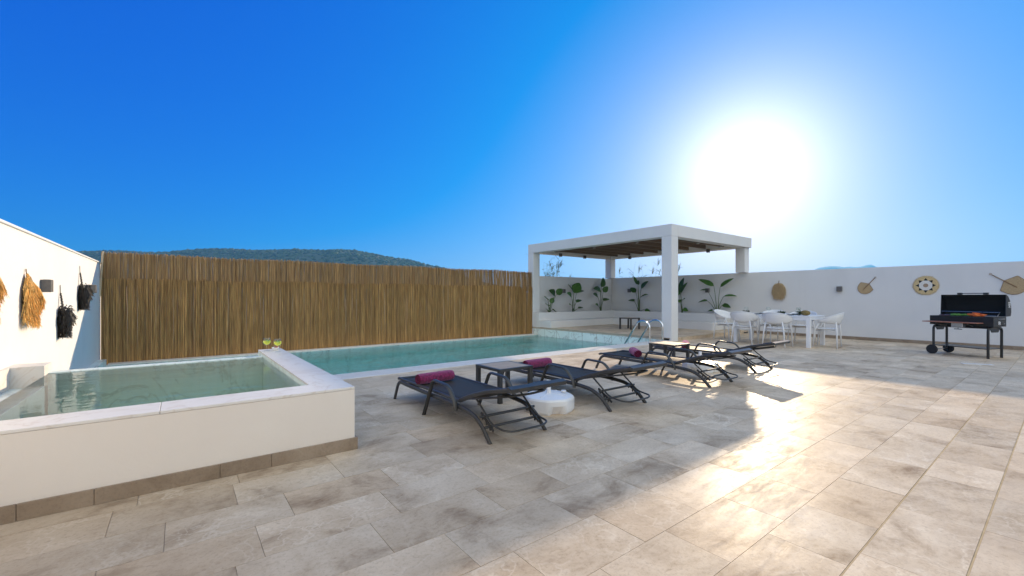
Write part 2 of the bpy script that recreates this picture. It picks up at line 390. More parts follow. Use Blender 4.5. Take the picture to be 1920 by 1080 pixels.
m = MB(); m.box(XL - .2, FY0, -2.0, XR + .2, YC0, -.006); m.box(10.256, YC0, -2.0, XR + .2, 6.46, -.006)
struct(m.build('floor_bed', 'grout'), 'grout bed under the terrace paving')
m = MB(); rnd = random.Random(3); g = .0013; pitch = .3325
y = .268 - 28 * pitch
big = {.268: .012, .6: .014}
while y < YC0 - .01:
    y2 = min(y + pitch, YC0)
    x = XL - rnd.random() * .5
    gl = .0045 if abs(y - .268) < .02 or abs(y - .6) < .02 else g
    gh = .0045 if abs(y2 - .268) < .02 or abs(y2 - .6) < .02 else g
    while x < XR:
        L = rnd.choice((.5, .56, .6, .6, .66, .72)) ; x2 = x + L
        xa, xb = max(x, XL), min(x2, XR)
        if xb - xa > .02:
            wst = max(0, min(1, (2.6 - (xa + xb) / 2) / 3.0)); t = (rnd.random() * (1 - .9 * wst) - .95 * wst * rnd.uniform(.3, 1), min(1, rnd.random() ** 1.3 * .8 + wst * .35), rnd.random())  # towards low x tiles turn darker and browner: stone variation plus painted-in shade
            dz = rnd.uniform(-.0006, .0006)
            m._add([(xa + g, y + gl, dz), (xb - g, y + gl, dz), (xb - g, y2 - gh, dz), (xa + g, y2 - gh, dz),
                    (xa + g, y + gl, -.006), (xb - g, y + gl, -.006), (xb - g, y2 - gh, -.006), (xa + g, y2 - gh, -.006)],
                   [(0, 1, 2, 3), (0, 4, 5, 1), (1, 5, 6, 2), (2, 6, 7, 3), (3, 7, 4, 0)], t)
        x = x2
    y += pitch
x = 10.262
while x < XR:      # strip beside the pergola step
    t = (rnd.random(), rnd.random(), rnd.random()); m.box(x + g, YC0 + g, -.005, min(x + .6, XR) - g, 6.455, .0004, t); x += .6
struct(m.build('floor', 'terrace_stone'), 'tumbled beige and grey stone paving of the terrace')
m = MB()
for yy in (.268, .6): m.box(1.2, yy - .004, -.004, 7.6, yy + .004, -.0012)
struct(m.build('floor_joint', 'old_grout'), 'ochre cement joints in the paving')

# pool
m = MB()
m.box(1.12, YC0 + .002, -1.98, 10.25, YC1 - .02, -.032)              # near wall
m.box(XL - .15, 6.62, -1.98, 10.6, 12.2, -1.55)                       # bottom
m.box(10.262, YC0 + .07, -1.98, 10.6, 12.2, .03)                      # end wall under the platform
m.box(XL, 11.78, -1.549, 10.26, 12.02, -.20)                         # far wall
m.box(9.55, YC1, -1.549, 10.259, 11.7, -.62)                       # underwater bench
m.box(XL - .15, 6.62, -1.549, XL + .13, 11.779, -.06)                   # ledge along left wall
struct(m.build('pool_basin', 'pool_marble', bevel=.004), 'marble lined swimming pool basin')
m = MB()
x = 1.13
while x < 10.2: x2 = min(x + .6, 10.25); m.box(x + .001, YC0 + .004, -.03, x2 - .001, YC1, .004); x = x2
x = XL + .14
while x < 10.2: x2 = min(x + .6, 10.255); m.box(x + .001, 11.74, -.199, x2 - .001, 12.03, -.165); x = x2
struct(m.build('pool_coping', 'coping_marble', bevel=.006), 'pale marble coping round the swimming pool')
def water(name, x0, y0, x1, y1, z0, z1, mat, label):
    me = bpy.data.meshes.new(name)
    me.from_pydata([(x0, y0, z0), (x1, y0, z0), (x1, y1, z0), (x0, y1, z0), (x0, y0, z1), (x1, y0, z1), (x1, y1, z1), (x0, y1, z1)], [],
                   [(3, 2, 1, 0), (4, 5, 6, 7), (0, 1, 5, 4), (1, 2, 6, 5), (2, 3, 7, 6), (3, 0, 4, 7)])
    me.materials.append(MATS[mat]); me.materials.append(MATS['water_edge'])
    for i, p in enumerate(me.polygons): p.material_index = 0 if i == 1 else 1
    o = bpy.data.objects.new(name, me); COL.objects.link(o); return struct(o, label)
t = MATS['water_edge']; add_absorb('water_edge', (.3, .8, .8, 1), 0.0)
water('pool_water', XL + .135, 6.63, 10.257, 11.77, -1.545, WZ, 'pool_water', 'clear teal water of the long swimming pool')

# ------------------------------------------------------------------ plunge pool
PX1, PY0, PY1, PZ = 1.09, 3.44, 6.60, .49
pp = thing('plunge_pool', 'raised plunge pool with cream plastered front and marble rim', 'plunge pool', (0, PY0, 0))
def pb(name, mat, boxes, bevel=.004, parent=pp, label=None):
    m = MB()
    for b in boxes: m.box(b[0], b[1] - PY0, b[2], b[3], b[4] - PY0, b[5])
    o = m.build(name, mat, parent, bevel=bevel); tag(o, label) if label else None; return o
pb('front_wall', 'cream_plaster', [(XL, PY0, -.5, PX1, 3.715, PZ - .02)], .005)
pb('side_wall', 'cream_plaster', [(.835, 3.716, -1.54, PX1, PY1, PZ - .02)], .005)
pb('basin', 'basin_marble', [(XL, 3.716, -1.5, .834, 6.33, -.02), (XL, 3.716, -.019, .834, 3.728, PZ - .021), (.822, 3.729, -.019, .834, PY1, PZ - .021),
                       (XL, 6.20, -.019, .821, 6.33, .441), (XL, 3.73, -.019, -1.04, 6.199, .33)])
cop = [(-.5, -.1)]
bs = []; x = PX1
xs = [XL, -.1, PX1]
for a, b in zip(xs[:-1], xs[1:]): bs.append((a + .001, PY0 - .003, PZ - .019, b - .001, 3.73, PZ))
ys = [3.73, 5.2, PY1 + .003]
for a, b in zip(ys[:-1], ys[1:]): bs.append((.82, a + .001, PZ - .019, PX1 + .003, b - .001, PZ))
pb('coping', 'coping_marble', bs, .003)
pb('corner_block', 'coping_marble', [(XL, 6.05, .0, -1.04, 6.345, .53)], .004)
pb('wall_ledge', 'coping_marble', [(XL, 3.735, .0, -1.262, 6.045, .53)], .004)
sk = []
x = PX1 + .018
while x > XL: x2 = x - rnd.choice((.6, .3, .62)); sk.append((max(x2, XL) + .001, PY0 - .018, .0, x - .001, PY0 - .001, .092)); x = x2
sk += [(PX1 + .001, 3.441, 0, PX1 + .018, 4.2, .092), (PX1 + .001, 4.202, 0, PX1 + .018, 5.4, .092), (PX1 + .001, 5.402, 0, PX1 + .018, YC0, .092)]
pb('skirting', 'skirting_stone', sk, .002)
water('plunge_water', XL + .262, 3.73, .82, 6.21, -.018, .432, 'plunge_water', 'clear aqua water filling the raised plunge pool')

# ------------------------------------------------------------------ walls
def wall_thing(name, label, boxes, skirt=None, cap=None, mat='white_plaster'):
    x0, y0, z0, x1, y1, z1 = boxes[0]
    w = thing(name, label, 'wall', (x0, y0, 0))
    m = MB()
    for b in boxes: m.box(b[0] - x0, b[1] - y0, b[2], b[3] - x0, b[4] - y0, b[5])
    m.build('wall_body', mat, w, bevel=.006)
    if skirt:
        m = MB()
        for b in skirt: m.box(b[0] - x0, b[1] - y0, b[2], b[3] - x0, b[4] - y0, b[5])
        m.build('skirting', 'skirting_stone', w, bevel=.002)
    if cap:
        m = MB()
        for b in cap: m.box(b[0] - x0, b[1] - y0, b[2], b[3] - x0, b[4] - y0, b[5])
        m.build('cap', 'white_metal_cap', w, bevel=.004)
    return w
wall_thing('boundary_wall', 'sunlit white wall beside the plunge pool with hanging baskets', [(XL - .18, FY0, -1.9, XL, 12.25, 1.875)],
           cap=[(XL - .2, FY0, 1.876, XL + .02, 12.27, 1.90)])
sk = []; y = 6.3
while y > FY0: sk.append((XR - .016, max(y - .6, FY0) + .001, 0, XR - .001, y - .001, .085)); y -= .6
wall_thing('boundary_wall', 'long shaded white wall behind the barbecue and dining table', [(XR, FY0, -1.9, XR + .22, 12.4, 1.985)], skirt=sk)
wall_thing('boundary_wall', 'short white wall behind the pergola seating corner', [(10.575, YF, -1.9, XR - .001, YF + .2, 1.965)])

# ------------------------------------------------------------------ bamboo fence
fx0, fx1, fy = XL + .02, 10.25, 12.09
fn = thing('reed_fence', 'tall brown bamboo reed fence along the far side of the pool', 'fence', (fx0, fy, 0))
def reeds(name, y, z0, z1, step, wid, mat, jit, seed, skip=0.0):
    r_ = random.Random(seed); m = MB(); x = 0.0; L = fx1 - fx0; band = .5
    while x < L:
        w = wid * r_.uniform(.7, 1.3); band = min(1, max(0, band + r_.uniform(-.5, .5)))
        if r_.random() > (skip if z1 < 1.8 else skip + .20 * (x / L) ** 4):
            frac = x / L
            top = z1 + r_.gauss(0, jit) + .012 * math.sin(x * 2.1) - (abs(r_.gauss(0, .05)) if r_.random() < .15 else 0)
            bot = z0 + r_.uniform(0, .02); dx = r_.gauss(0, .0045); yy = y + r_.uniform(-.006, .006)
            tone = (min(1, max(0, .15 * band + .75 * r_.random() + .1)),) * 3
            zm = (bot + top) / 2; bow = r_.gauss(0, .004)
            m.tube([(x, yy, bot), (x + dx / 2 + bow, yy, zm), (x + dx, yy + r_.gauss(0, .004), top)], w / 2, 5, tone=tone)
        x += step * r_.uniform(.75, 1.25)
    o = m.build(name, mat, fn); return o
tag(reeds('reed_screen', -.012, -.19, 1.56, .0060, .0094, 'reed', .010, 11, .03), 'greenish brown lower reed screen')
tag(reeds('reed_screen', .014, -.15, 2.10, .0054, .0085, 'reed_upper', .012, 12, .02), 'redder upper reed screen')
tag(reeds('reed_screen', .030, 1.40, 2.075, .0075, .0085, 'reed_upper', .012, 13, .06), 'short backing strip of reeds behind the top')
m = MB()
for z in (.5, 1.45, 2.02): m.tube([(0, .044, z), (fx1 - fx0, .044, z)], .010, 6)
m.build('rail', 'rust_post', fn)
for k in range(6):
    x = .06 + k * (fx1 - fx0 - .12) / 5; m = MB(); m.box(x - .025, .056, -1.9, x + .025, .096, 2.0); m.build('post', 'rust_post', fn)
m = MB(); m.tube([(-.02, -.03, 1.2), (.03, -.04, 2.12)], .018, 6); m.build('loose_cane', 'pale_cane', fn)



# ------------------------------------------------------------------ pergola corner
GX, GY = 10.26, 6.41
pg = thing('pergola', 'white square pergola with dark slatted roof over the seating corner', 'pergola', (GX, GY, 0))
def gb(name, mat, boxes, bevel=.008, label=None):
    m = MB()
    for b in boxes: m.box(b[0] - GX, b[1] - GY, b[2], b[3] - GX, b[4] - GY, b[5])
    o = m.build(name, mat, pg, bevel=bevel); tag(o, label) if label else None; return o
PT = 2.80
gb('post', 'white_plaster', [(GX, GY, -.004, GX + .31, GY + .3, PT)])
gb('post', 'white_plaster', [(GX, 12.02, -1.9, GX + .31, 12.32, PT)])
gb('post', 'white_plaster', [(14.62, GY + .08, 1.987, 14.93, GY + .38, PT)])
gb('post', 'white_plaster', [(14.62, 12.02, 1.987, 14.93, 12.32, PT)])
gb('beam', 'white_plaster', [(GX, GY, PT + .001, GX + .31, 12.32, 3.12)])
gb('beam', 'white_plaster', [(14.62, GY, PT + .001, 14.93, 12.32, 3.12)])
gb('beam', 'white_plaster', [(GX + .311, GY, PT + .001, 14.619, GY + .3, 3.12)])
gb('beam', 'white_plaster', [(GX + .311, 12.02, PT + .001, 14.619, 12.32, 3.12)])
for k in range(8):
    y = 7.2 + k * .64
    gb('slat', 'dark_slat', [(GX + .312, y - .035, 2.875, 14.618, y + .035, 3.03)], .003)
gb('roof_panel', 'roof_board', [(GX + .312, GY + .302, 3.055, 14.618, 12.018, 3.075)], 0)

pf = MB(); pf.box(GX + .0, GY + .065, .032, XR - .001, YF - .001, .085)
struct(pf.build('platform_bed', 'grout'), 'bed of the low platform under the pergola')
m = MB(); y = GY + .04
while y < YF - .5:
    y2 = min(y + .4, YF - .46); x = GX - .02
    while x < 14.5:
        x2 = min(x + rnd.choice((.5, .6, .7)), 14.5)
        m.box(x + g, y + g, .0855, x2 - g, y2 - g, .095, (rnd.random() * .6, rnd.random() * .5, rnd.random())); x = x2
    y = y2
for k in range(8):
    m.box(GX + k * .6 + g, GY + .045, .0008, min(GX + k * .6 + .6, 14.4) - g, GY + .064, .085, (rnd.random() * .5, rnd.random(), rnd.random()))
struct(m.build('pergola_floor', 'terrace_stone'), 'raised stone floor of the pergola corner')
# planters with built-in bench
pl = thing('planter_bench', 'low white L-shaped planter wall with bench along the pergola corner', 'planter', (14.3, 7.1, 0))
m = MB(); ox, oy = 14.3, 7.1
def plb(M, *b): M.box(b[0] - ox, b[1] - oy, b[2], b[3] - ox, b[4] - oy, b[5])
plb(m, 14.42, 7.06, .0, 14.50, 11.719, .61); plb(m, 14.501, 7.06, 0, XR - .002, 7.14, .61)
plb(m, 10.264, 11.72, .0, 14.50, 11.80, .61); plb(m, 10.264, 11.801, 0, 10.34, 12.018, .61)
m.build('planter_wall', 'white_plaster', pl, bevel=.006)
m = MB(); plb(m, 13.66, 7.06, 0, 14.419, 11.719, .33); plb(m, 10.264, 11.10, .0, 13.659, 11.719, .33)
m.build('bench_seat', 'white_plaster', pl, bevel=.006)
m = MB(); plb(m, 14.501, 7.141, .0, XR - .003, YF - .003, .575); plb(m, 10.576, 11.801, 0, 14.50, YF - .003, .575)
m.build('soil', 'soil', pl)

# ------------------------------------------------------------------ wall lights
def sconce_proto(w, h, d, label, loc, rz, group):
    t = thing('wall_light', label, 'wall light', loc, rz, group)
    m = MB(); m.box(-w / 2, 0, -h / 2, w / 2, d, h / 2); m.build('housing', 'sconce_metal', t, bevel=.004)
    m = MB(); m.box(-w / 2 + .015, .02, -h / 2 - .004, w / 2 - .015, d - .015, -h / 2 - .0005); m.build('lens', 'sconce_lens', t)
    m = MB(); m.box(-w / 2 + .015, .02, h / 2 + .0005, w / 2 - .015, d - .015, h / 2 + .004); m.build('lens', 'sconce_lens', t)
    return t
gsc = 'square wall lights on the boundary walls'
# local +y points away from the wall
s0 = sconce_proto(.12, .145, .09, 'square dark wall light on the sunlit wall beside the yellow raffia bundle', (XL, 7.42, 1.325), R(-90), gsc)
dup(s0, (XL, 10.81, 1.335), R(-90), 'square dark wall light where the sunlit wall meets the reed fence', gsc)
dup(s0, (XR, 3.99, 1.41), R(90), 'square dark wall light left of the first woven fan, on the shaded wall', gsc)
dup(s0, (XR, 7.85, 1.41), R(90), 'square dark wall light half hidden behind the largest plant right of the pergola post', gsc)
dup(s0, (XR, 11.2, 1.44), R(90), 'square dark wall light alone on the wall inside the pergola', gsc)
dup(s0, (11.9, YF, 1.41), R(180), 'square dark wall light tucked behind the second plant from the left', gsc)
gsp = 'small spotlights under the pergola beams'
def spot(x, y, z, face, label, first=None):
    if first: return dup(first, (x, y, z), face, label, gsp)
    t = thing('spotlight', label, 'spotlight', (x, y, z), face, gsp)
    m = MB(); m.box(-.045, .001, -.07, .045, .09, .05); m.build('housing', 'sconce_metal', t, bevel=.004)
    m = MB(); m.box(-.035, .012, -.076, .035, .078, -.0705); m.build('lens', 'sconce_lens', t); return t
# face: rotation so +y leaves the beam's face
sp0 = spot(11.6, 12.02, 2.80, R(180), 'spotlight under the far beam nearest the reed fence')
spot(12.95, 12.02, 2.80, R(180), 'spotlight under the far beam near the back corner post', sp0)
spot(14.62, 11.0, 2.80, R(90), 'spotlight on the wall side beam just right of the back corner post', sp0)
spot(14.62, 9.45, 2.80, R(90), 'spotlight on the wall side beam half hidden by the near post', sp0)
spot(14.62, 7.7, 2.80, R(90), 'spotlight on the wall side beam right of the near post, nearest the dining table', sp0)
spot(GX + .31, 11.2, 2.84, R(-90), 'spotlight inside the pool side beam at the reed fence end', sp0)
spot(GX + .31, 9.4, 2.84, R(-90), 'spotlight inside the pool side beam at its middle', sp0)
spot(GX + .31, 7.75, 2.84, R(-90), 'spotlight inside the pool side beam close to the near post', sp0)
spot(12.2, GY + .3, 2.84, 0, 'spotlight inside the front beam right of the near post', sp0)
spot(13.6, GY + .3, 2.84, 0, 'spotlight inside the front beam towards the right post', sp0)

# ------------------------------------------------------------------ broad-leaved plants
def leaf(m, a, b, w, nrm, tone, fold=.25, bend=0):
    a, b = Vector(a), Vector(b); d = b - a; L = d.length; d.normalize(); nrm = Vector(nrm); s_ = d.cross(nrm).normalized(); n_ = s_.cross(d).normalized(); N = 9
    vs = []; fs = []
    for i in range(N + 1):
        t = i / N; ww = w / 2 * (math.sin(math.pi * min(1, t ** .7)) ** .75 if 0 < t < 1 else .04) * (1 - .12 * random.random())
        c = a + d * (L * t) - n_ * bend * t * t * L + Vector((0, 0, -.10 * L * t * t))
        up = n_ * ww * fold
        vs += [c - s_ * ww + up, c - s_ * ww * .5 + up * .35, c, c + s_ * ww * .5 + up * .35, c + s_ * ww + up]
    for i in range(N):
        for k in range(4): fs.append((i * 5 + k, i * 5 + k + 1, i * 5 + 6 + k, i * 5 + 5 + k))
    m._add(vs, fs, tone)
def wallplant(base, axis, scale, bx, by, leaves, label):
    # axis: unit vector along the wall for image +x, out: away from the wall
    out = Vector((0, -1, 0)) if axis == 'x' else Vector((-1, 0, 0)); ax = Vector((1, 0, 0)) if axis == 'x' else Vector((0, -1, 0))
    t = thing('bird_of_paradise', label, 'plant', base, 0, 'broad-leaved plants in the white planter')
    sm = MB()
    for i, (x0, y0, x1, y1, w) in enumerate(leaves):
        o1 = random.uniform(-.03, .14); o2 = o1 + random.uniform(-.02, .10)
        rt = ax * random.uniform(-.03, .03) + out * random.uniform(-.03, .04)
        A = ax * (x0 - bx) * scale + Vector((0, 0, (by - y0) * scale)) + out * o1
        B = ax * (x1 - bx) * scale + Vector((0, 0, (by - y1) * scale + .03)) + out * o2
        mid = rt.lerp(A, .5) + Vector((0, 0, .10 * A.z)) - ax * (A.dot(ax)) * .22
        pts = []
        for k in range(7):
            u = k / 6; pts.append(rt * (1 - u) ** 2 + mid * 2 * u * (1 - u) + A * u * u)
        sm.tube([tuple(p) for p in pts], [.017, .014, .012, .010, .009, .008, .007], 6, tone=(random.uniform(.3, .7),) * 3)
        lm = MB(); W_ = w * scale
        dd = (B - A).normalized(); nr = (out * .75 + Vector((0, 0, .5)) + ax * random.uniform(-.25, .25)).normalized()
        if W_ < .10: nr = (out * .35 + Vector((0, 0, .9))).normalized(); W_ *= 1.7
        leaf(lm, A, B, W_ * 1.55, nr, (random.uniform(.25, .85),) * 3, .3, .05)
        o = lm.build('leaf', 'broad_leaf', t, smooth=True)
        so_ = o.modifiers.new('thick', 'SOLIDIFY'); so_.thickness = .002
    sm.build('stems', 'leaf_stem', t, smooth=True)
sA, sB = .0043, .0042
wallplant((10.98, 11.95, .575), 'x', .0039, 130, 385, [(200, 210, 125, 163, 55), (195, 205, 262, 150, 45), (120, 262, 70, 225, 25), (150, 290, 185, 240, 35), (108, 315, 65, 300, 25), (115, 372, 78, 342, 18), (170, 355, 220, 382, 22)], 'leftmost broad-leaved plant in the planter, next to the pool side post')
wallplant((12.25, 11.95, .575), 'x', .0045, 340, 375, [(318, 200, 248, 118, 14), (335, 205, 410, 110, 60), (292, 238, 230, 205, 38), (360, 205, 436, 183, 22), (350, 288, 395, 268, 22), (310, 318, 266, 308, 20), (378, 342, 422, 336, 16)], 'second broad-leaved plant from the left with one large upright leaf')
wallplant((13.9, 11.95, .575), 'x', .0054, 578, 372, [(580, 185, 596, 108, 50), (575, 212, 500, 192, 38), (590, 222, 632, 178, 32), (515, 258, 448, 235, 28), (605, 290, 657, 275, 18), (545, 330, 500, 315, 20)], 'broad-leaved plant in the back corner in front of the corner post')
wallplant((14.66, 10.63, .575), 'y', .0051, 895, 375, [(888, 158, 857, 90, 20), (922, 190, 990, 130, 30), (872, 220, 815, 180, 28), (928, 262, 1000, 232, 18), (856, 292, 797, 282, 18), (960, 355, 1015, 378, 20), (893, 160, 903, 128, 26)], 'slender broad-leaved plant left of the near pergola post, beside the wall light')
wallplant((14.66, 8.72, .575), 'y', .0044, 1262, 390, [(1255, 215, 1292, 85, 42), (1262, 220, 1325, 128, 34), (1266, 285, 1305, 268, 20), (1275, 352, 1325, 370, 24), (1240, 240, 1200, 180, 34), (1245, 300, 1205, 280, 20)], 'broad-leaved plant mostly hidden behind the near pergola post')
wallplant((14.66, 7.42, .575), 'y', .0040, 1570, 395, [(1545, 148, 1405, 75, 30), (1612, 158, 1725, 80, 28), (1480, 185, 1420, 185, 14), (1628, 240, 1735, 230, 20), (1492, 278, 1418, 290, 22), (1620, 310, 1698, 330, 28), (1540, 365, 1498, 370, 20), (1600, 380, 1640, 375, 18)], 'rightmost and widest broad-leaved plant with long arching leaves, above the bench end')

# cane clumps beyond the walls
def cane(name, loc, n, h, spread, label, seed):
    r_ = random.Random(seed); t = thing(name, label, 'reeds', loc, 0, 'tall wild canes beyond the pergola wall'); m = MB(); lm = MB()
    for i in range(n):
        bx, by = r_.gauss(0, spread), r_.gauss(0, spread * .6); hh = h * r_.uniform(.72, 1.05); lean = r_.uniform(-.1, .16); ly = r_.uniform(-.1, .1)
        pts = [(bx + lean * hh * u * u, by + ly * hh * u * u, hh * u) for u in (0, .25, .5, .75, 1)]
        tn = (r_.uniform(.2, .8),) * 3; m.tube(pts, [.012, .011, .009, .006, .003], 4, tone=tn)
        for k in range(12):
            u = r_.uniform(.45, 1); p = Vector((bx + lean * hh * u * u, by + ly * hh * u * u, hh * u)); a = r_.choice((0, math.pi)) + r_.gauss(0, .6); l = r_.uniform(.22, .42)
            q = p + Vector((math.cos(a) * l * .8, math.sin(a) * l * .5, l * r_.uniform(.1, .6))); e = q + Vector((math.cos(a) * l * .4, math.sin(a) * l * .3, -l * r_.uniform(0, .35)))
            lm.tube([p, q, e], [.014, .012, .001], 3, caps=False, tone=(r_.uniform(.2, .9),) * 3, flat=(1, .2))
        if r_.random() < .45:
            p = Vector(pts[-1])
            for k in range(14):
                a = r_.uniform(-.3, 1.0); l = r_.uniform(.12, .3); lm.tube([p - Vector((0, 0, .25 * k / 14)), p + Vector((l * math.cos(a) * .7, r_.uniform(-.08, .08), l * math.sin(a)))], [.006, .002], 3, caps=False, tone=(1, 1, 1))
    m.build('canes', 'leaf_stem', t); lm.build('leaves', 'cane_leaf', t)
cane('cane_clump', (13.1, 14.6, -2), 20, 4.85, .24, 'tallest leafy cane clump over the short wall left of the back post', 1)
cane('cane_clump', (14.7, 15.0, -2), 7, 4.7, .18, 'thin low canes just left of the back corner post', 2)
cane('cane_clump', (16.5, 12.9, -2), 12, 4.65, .2, 'feathery cane clump just right of the back corner post', 3)
cane('cane_clump', (16.8, 11.8, -2), 14, 4.7, .2, 'feathery cane clump in the middle of the gap between back post and near post', 4)
cane('cane_clump', (16.9, 10.4, -2), 9, 4.6, .26, 'sparse drooping canes left of the near post', 5)

# ------------------------------------------------------------------ sun loungers (local y: 0 at rear feet, + towards the foot end)
def make_lounger(label, loc):
    t = thing('sun_lounger', label, 'sun lounger', loc, 0, 'dark sun loungers beside the pool')
    w = .64; zb = .255
    for s in (0, 1):
        x = .02 + s * (w - .04)
        m = MB()
        m.tube(arc([(x, 1.96, 0), (x, 1.84, zb - .025), (x, 1.66, zb - .035), (x, .50, zb - .045), (x, .27, zb - .065), (x, .13, .13), (x, 0, 0)], .10, 5), .019, 10, flat=(.75, 1.15))
        smooth_by_angle(m.build('side_frame', 'charcoal_metal', t))
        xa = x + (-.034 if s == 0 else .034)
        m = MB(); m.tube(arc([(xa, 1.13, 0), (xa, .94, .36), (xa, .90, .385), (xa, .62, .375), (xa, .50, .24), (xa, .49, .175)], .075, 6), .017, 10, flat=(1.3, .8))
        m.tube([(xa, .50, .20), (x, .50, .20)], .012, 6)
        smooth_by_angle(m.build('armrest', 'charcoal_metal', t))
    # sling seat with its side rails and end bar
    m = MB(); N = 12; vs = []; fs = []
    for i in range(N + 1):
        y = 1.90 - i * (1.90 - .50) / N; z = zb + (.005 if i > 1 else -.006 * (2 - i))
        for k in range(7):
            u = k / 6; vs.append((.045 + u * (w - .09), y, z - .010 * math.sin(math.pi * u)))
    for i in range(N):
        for k in range(6): fs.append((i * 7 + k, i * 7 + k + 1, i * 7 + k + 8, i * 7 + k + 7))
    m._add(vs, fs); o = m.build('seat_sling', 'sling', t, smooth=True); q = o.modifiers.new('thick', 'SOLIDIFY'); q.thickness = .004
    m = MB(); xs0, xs1 = .035, w - .035
    m.tube(arc([(xs0, .50, zb), (xs0, 1.87, zb), (xs0 + .02, 1.93, zb - .02), (xs1 - .02, 1.93, zb - .02), (xs1, 1.87, zb), (xs1, .50, zb)], .03, 4), .016, 8)
    smooth_by_angle(m.build('seat_frame', 'charcoal_metal', t))
    m = MB(); m.tube([(xs0, 1.62, zb - .03), (.2, 1.62, zb - .085), (w - .2, 1.62, zb - .085), (xs1, 1.62, zb - .03)], .011, 6)
    smooth_by_angle(m.build('support_bar', 'charcoal_metal', t))
    # backrest
    hy, hz, ty, tz = .50, zb + .004, -.245, .478
    m = MB(); vs = []; fs = []
    for i in range(9):
        u = i / 8; y = hy + (ty - hy) * u; z = hz + (tz - hz) * u + .018 * math.sin(math.pi * u)
        for k in range(7):
            v = k / 6; vs.append((.045 + v * (w - .09), y, z - .010 * math.sin(math.pi * v)))
    for i in range(8):
        for k in range(6): fs.append((i * 7 + k, i * 7 + k + 1, i * 7 + k + 8, i * 7 + k + 7))
    m._add(vs, fs); o = m.build('back_sling', 'sling', t, smooth=True); q = o.modifiers.new('thick', 'SOLIDIFY'); q.thickness = .004
    m = MB()
    for x in (xs0, xs1):
        m.tube([(x, hy + .0, hz), (x, hy - .2, hz + .078), (x, hy - .42, hz + .148), (x, ty, tz)], .016, 8, flat=(.8, 1.3))
    m.bar((xs0 - .012, ty, tz), (xs1 + .012, ty, tz), .05, .034, (0, -.3, 1))
    m.tube(arc([(xs0, hy - .16, hz + .045), (xs0 + .04, ty + .16, tz - .09), (w / 2, ty + .10, tz - .085), (xs1 - .04, ty + .16, tz - .09), (xs1, hy - .16, hz + .045)], .08, 4), .010, 6)
    smooth_by_angle(m.build('back_frame', 'charcoal_metal', t))
    # notched cross bars and the U-shaped prop
    m = MB()
    for y, z in ((.155, .185), (.085, .112)):
        m.tube([(.02, y, z), (w - .02, y, z)], .012, 8)
    for x in (.075, w - .075):
        m.bar((x, .215, .20), (x, .03, .085), .008, .022)
        for k in range(3): m.bar((x, .19 - .055 * k, .185 - .034 * k), (x, .19 - .055 * k, .148 - .034 * k), .008, .014)
    smooth_by_angle(m.build('cross_bars', 'charcoal_metal', t))
    m = MB(); m.tube(arc([(.075, .30, zb + .06), (.075, .06, .135), (.085, -.10, .118), (.16, -.135, .108), (w - .16, -.135, .108), (w - .085, -.10, .118), (w - .075, .06, .135), (w - .075, .30, zb + .06)], .06, 5), .009, 8)
    smooth_by_angle(m.build('back_prop', 'charcoal_metal', t))
    return t
L1 = make_lounger('nearest sun lounger, closest to the plunge pool, with a long magenta towel roll', (1.97, 2.87, 0))
dup(L1, (3.52, 2.91, 0), 0, 'second sun lounger, just right of the slatted side table, with magenta towel roll')
dup(L1, (5.49, 2.88, 0), 0, 'third sun lounger, partly sunlit, in front of the sunlit side table')
dup(L1, (7.12, 3.0, 0), 0, 'farthest sun lounger, its raised head near the dining chairs')

# rolled towels
def towel(loc, rz, L, label, first=None):
    if first: return dup(first, loc, rz, label)
    t = thing('rolled_towel', label, 'towel', loc, rz, 'rolled magenta towels on the loungers')
    m = MB(); n = 22; vs = []; N = 30; r_ = random.Random(5)
    for i in range(N + 1):
        u = i / N; rr = .062 * (1 - .10 * max(0, abs(u - .5) * 2 - .8) * 5) * (1 - .035 * (abs(u - .52) < .02))
        for k in range(n):
            a = 2 * math.pi * k / n; q = rr * (1 + r_.gauss(0, .012)) * (1 + .03 * math.cos(2 * a))
            vs.append((-L / 2 + L * u, q * math.cos(a) * 1.05, .062 + q * math.sin(a) * .95 - .004))
    fs = [(i * n + k, i * n + (k + 1) % n, (i + 1) * n + (k + 1) % n, (i + 1) * n + k) for i in range(N) for k in range(n)]
    m._add(vs, fs); m.build('cloth', 'towel', t, smooth=True)
    for sx in (-1, 1):      # spiral end
        m = MB(); pts = []
        for k in range(60):
            a = k * .32; rr = .006 + .0485 * k / 60; pts.append((sx * (L / 2 - .004), rr * math.cos(a), .060 + rr * math.sin(a)))
        m.tube(pts, .0068, 5); m.build('spiral_edge', 'towel_dark', t, smooth=True)
        
    return t
LZ = .258
T1 = towel((2.215, 4.25, LZ), R(4), .43, 'long magenta towel roll lying across the nearest lounger')
towel((3.75, 4.31, LZ), R(2), .43, 'magenta towel roll across the second lounger, just behind its armrest', T1)
towel((5.73, 4.22, LZ), R(48), .43, 'magenta towel roll seen end-on, on the third lounger', T1)
towel((7.42, 4.36, LZ), R(28), .43, 'pink-lit towel roll behind the sunlit side table', T1)

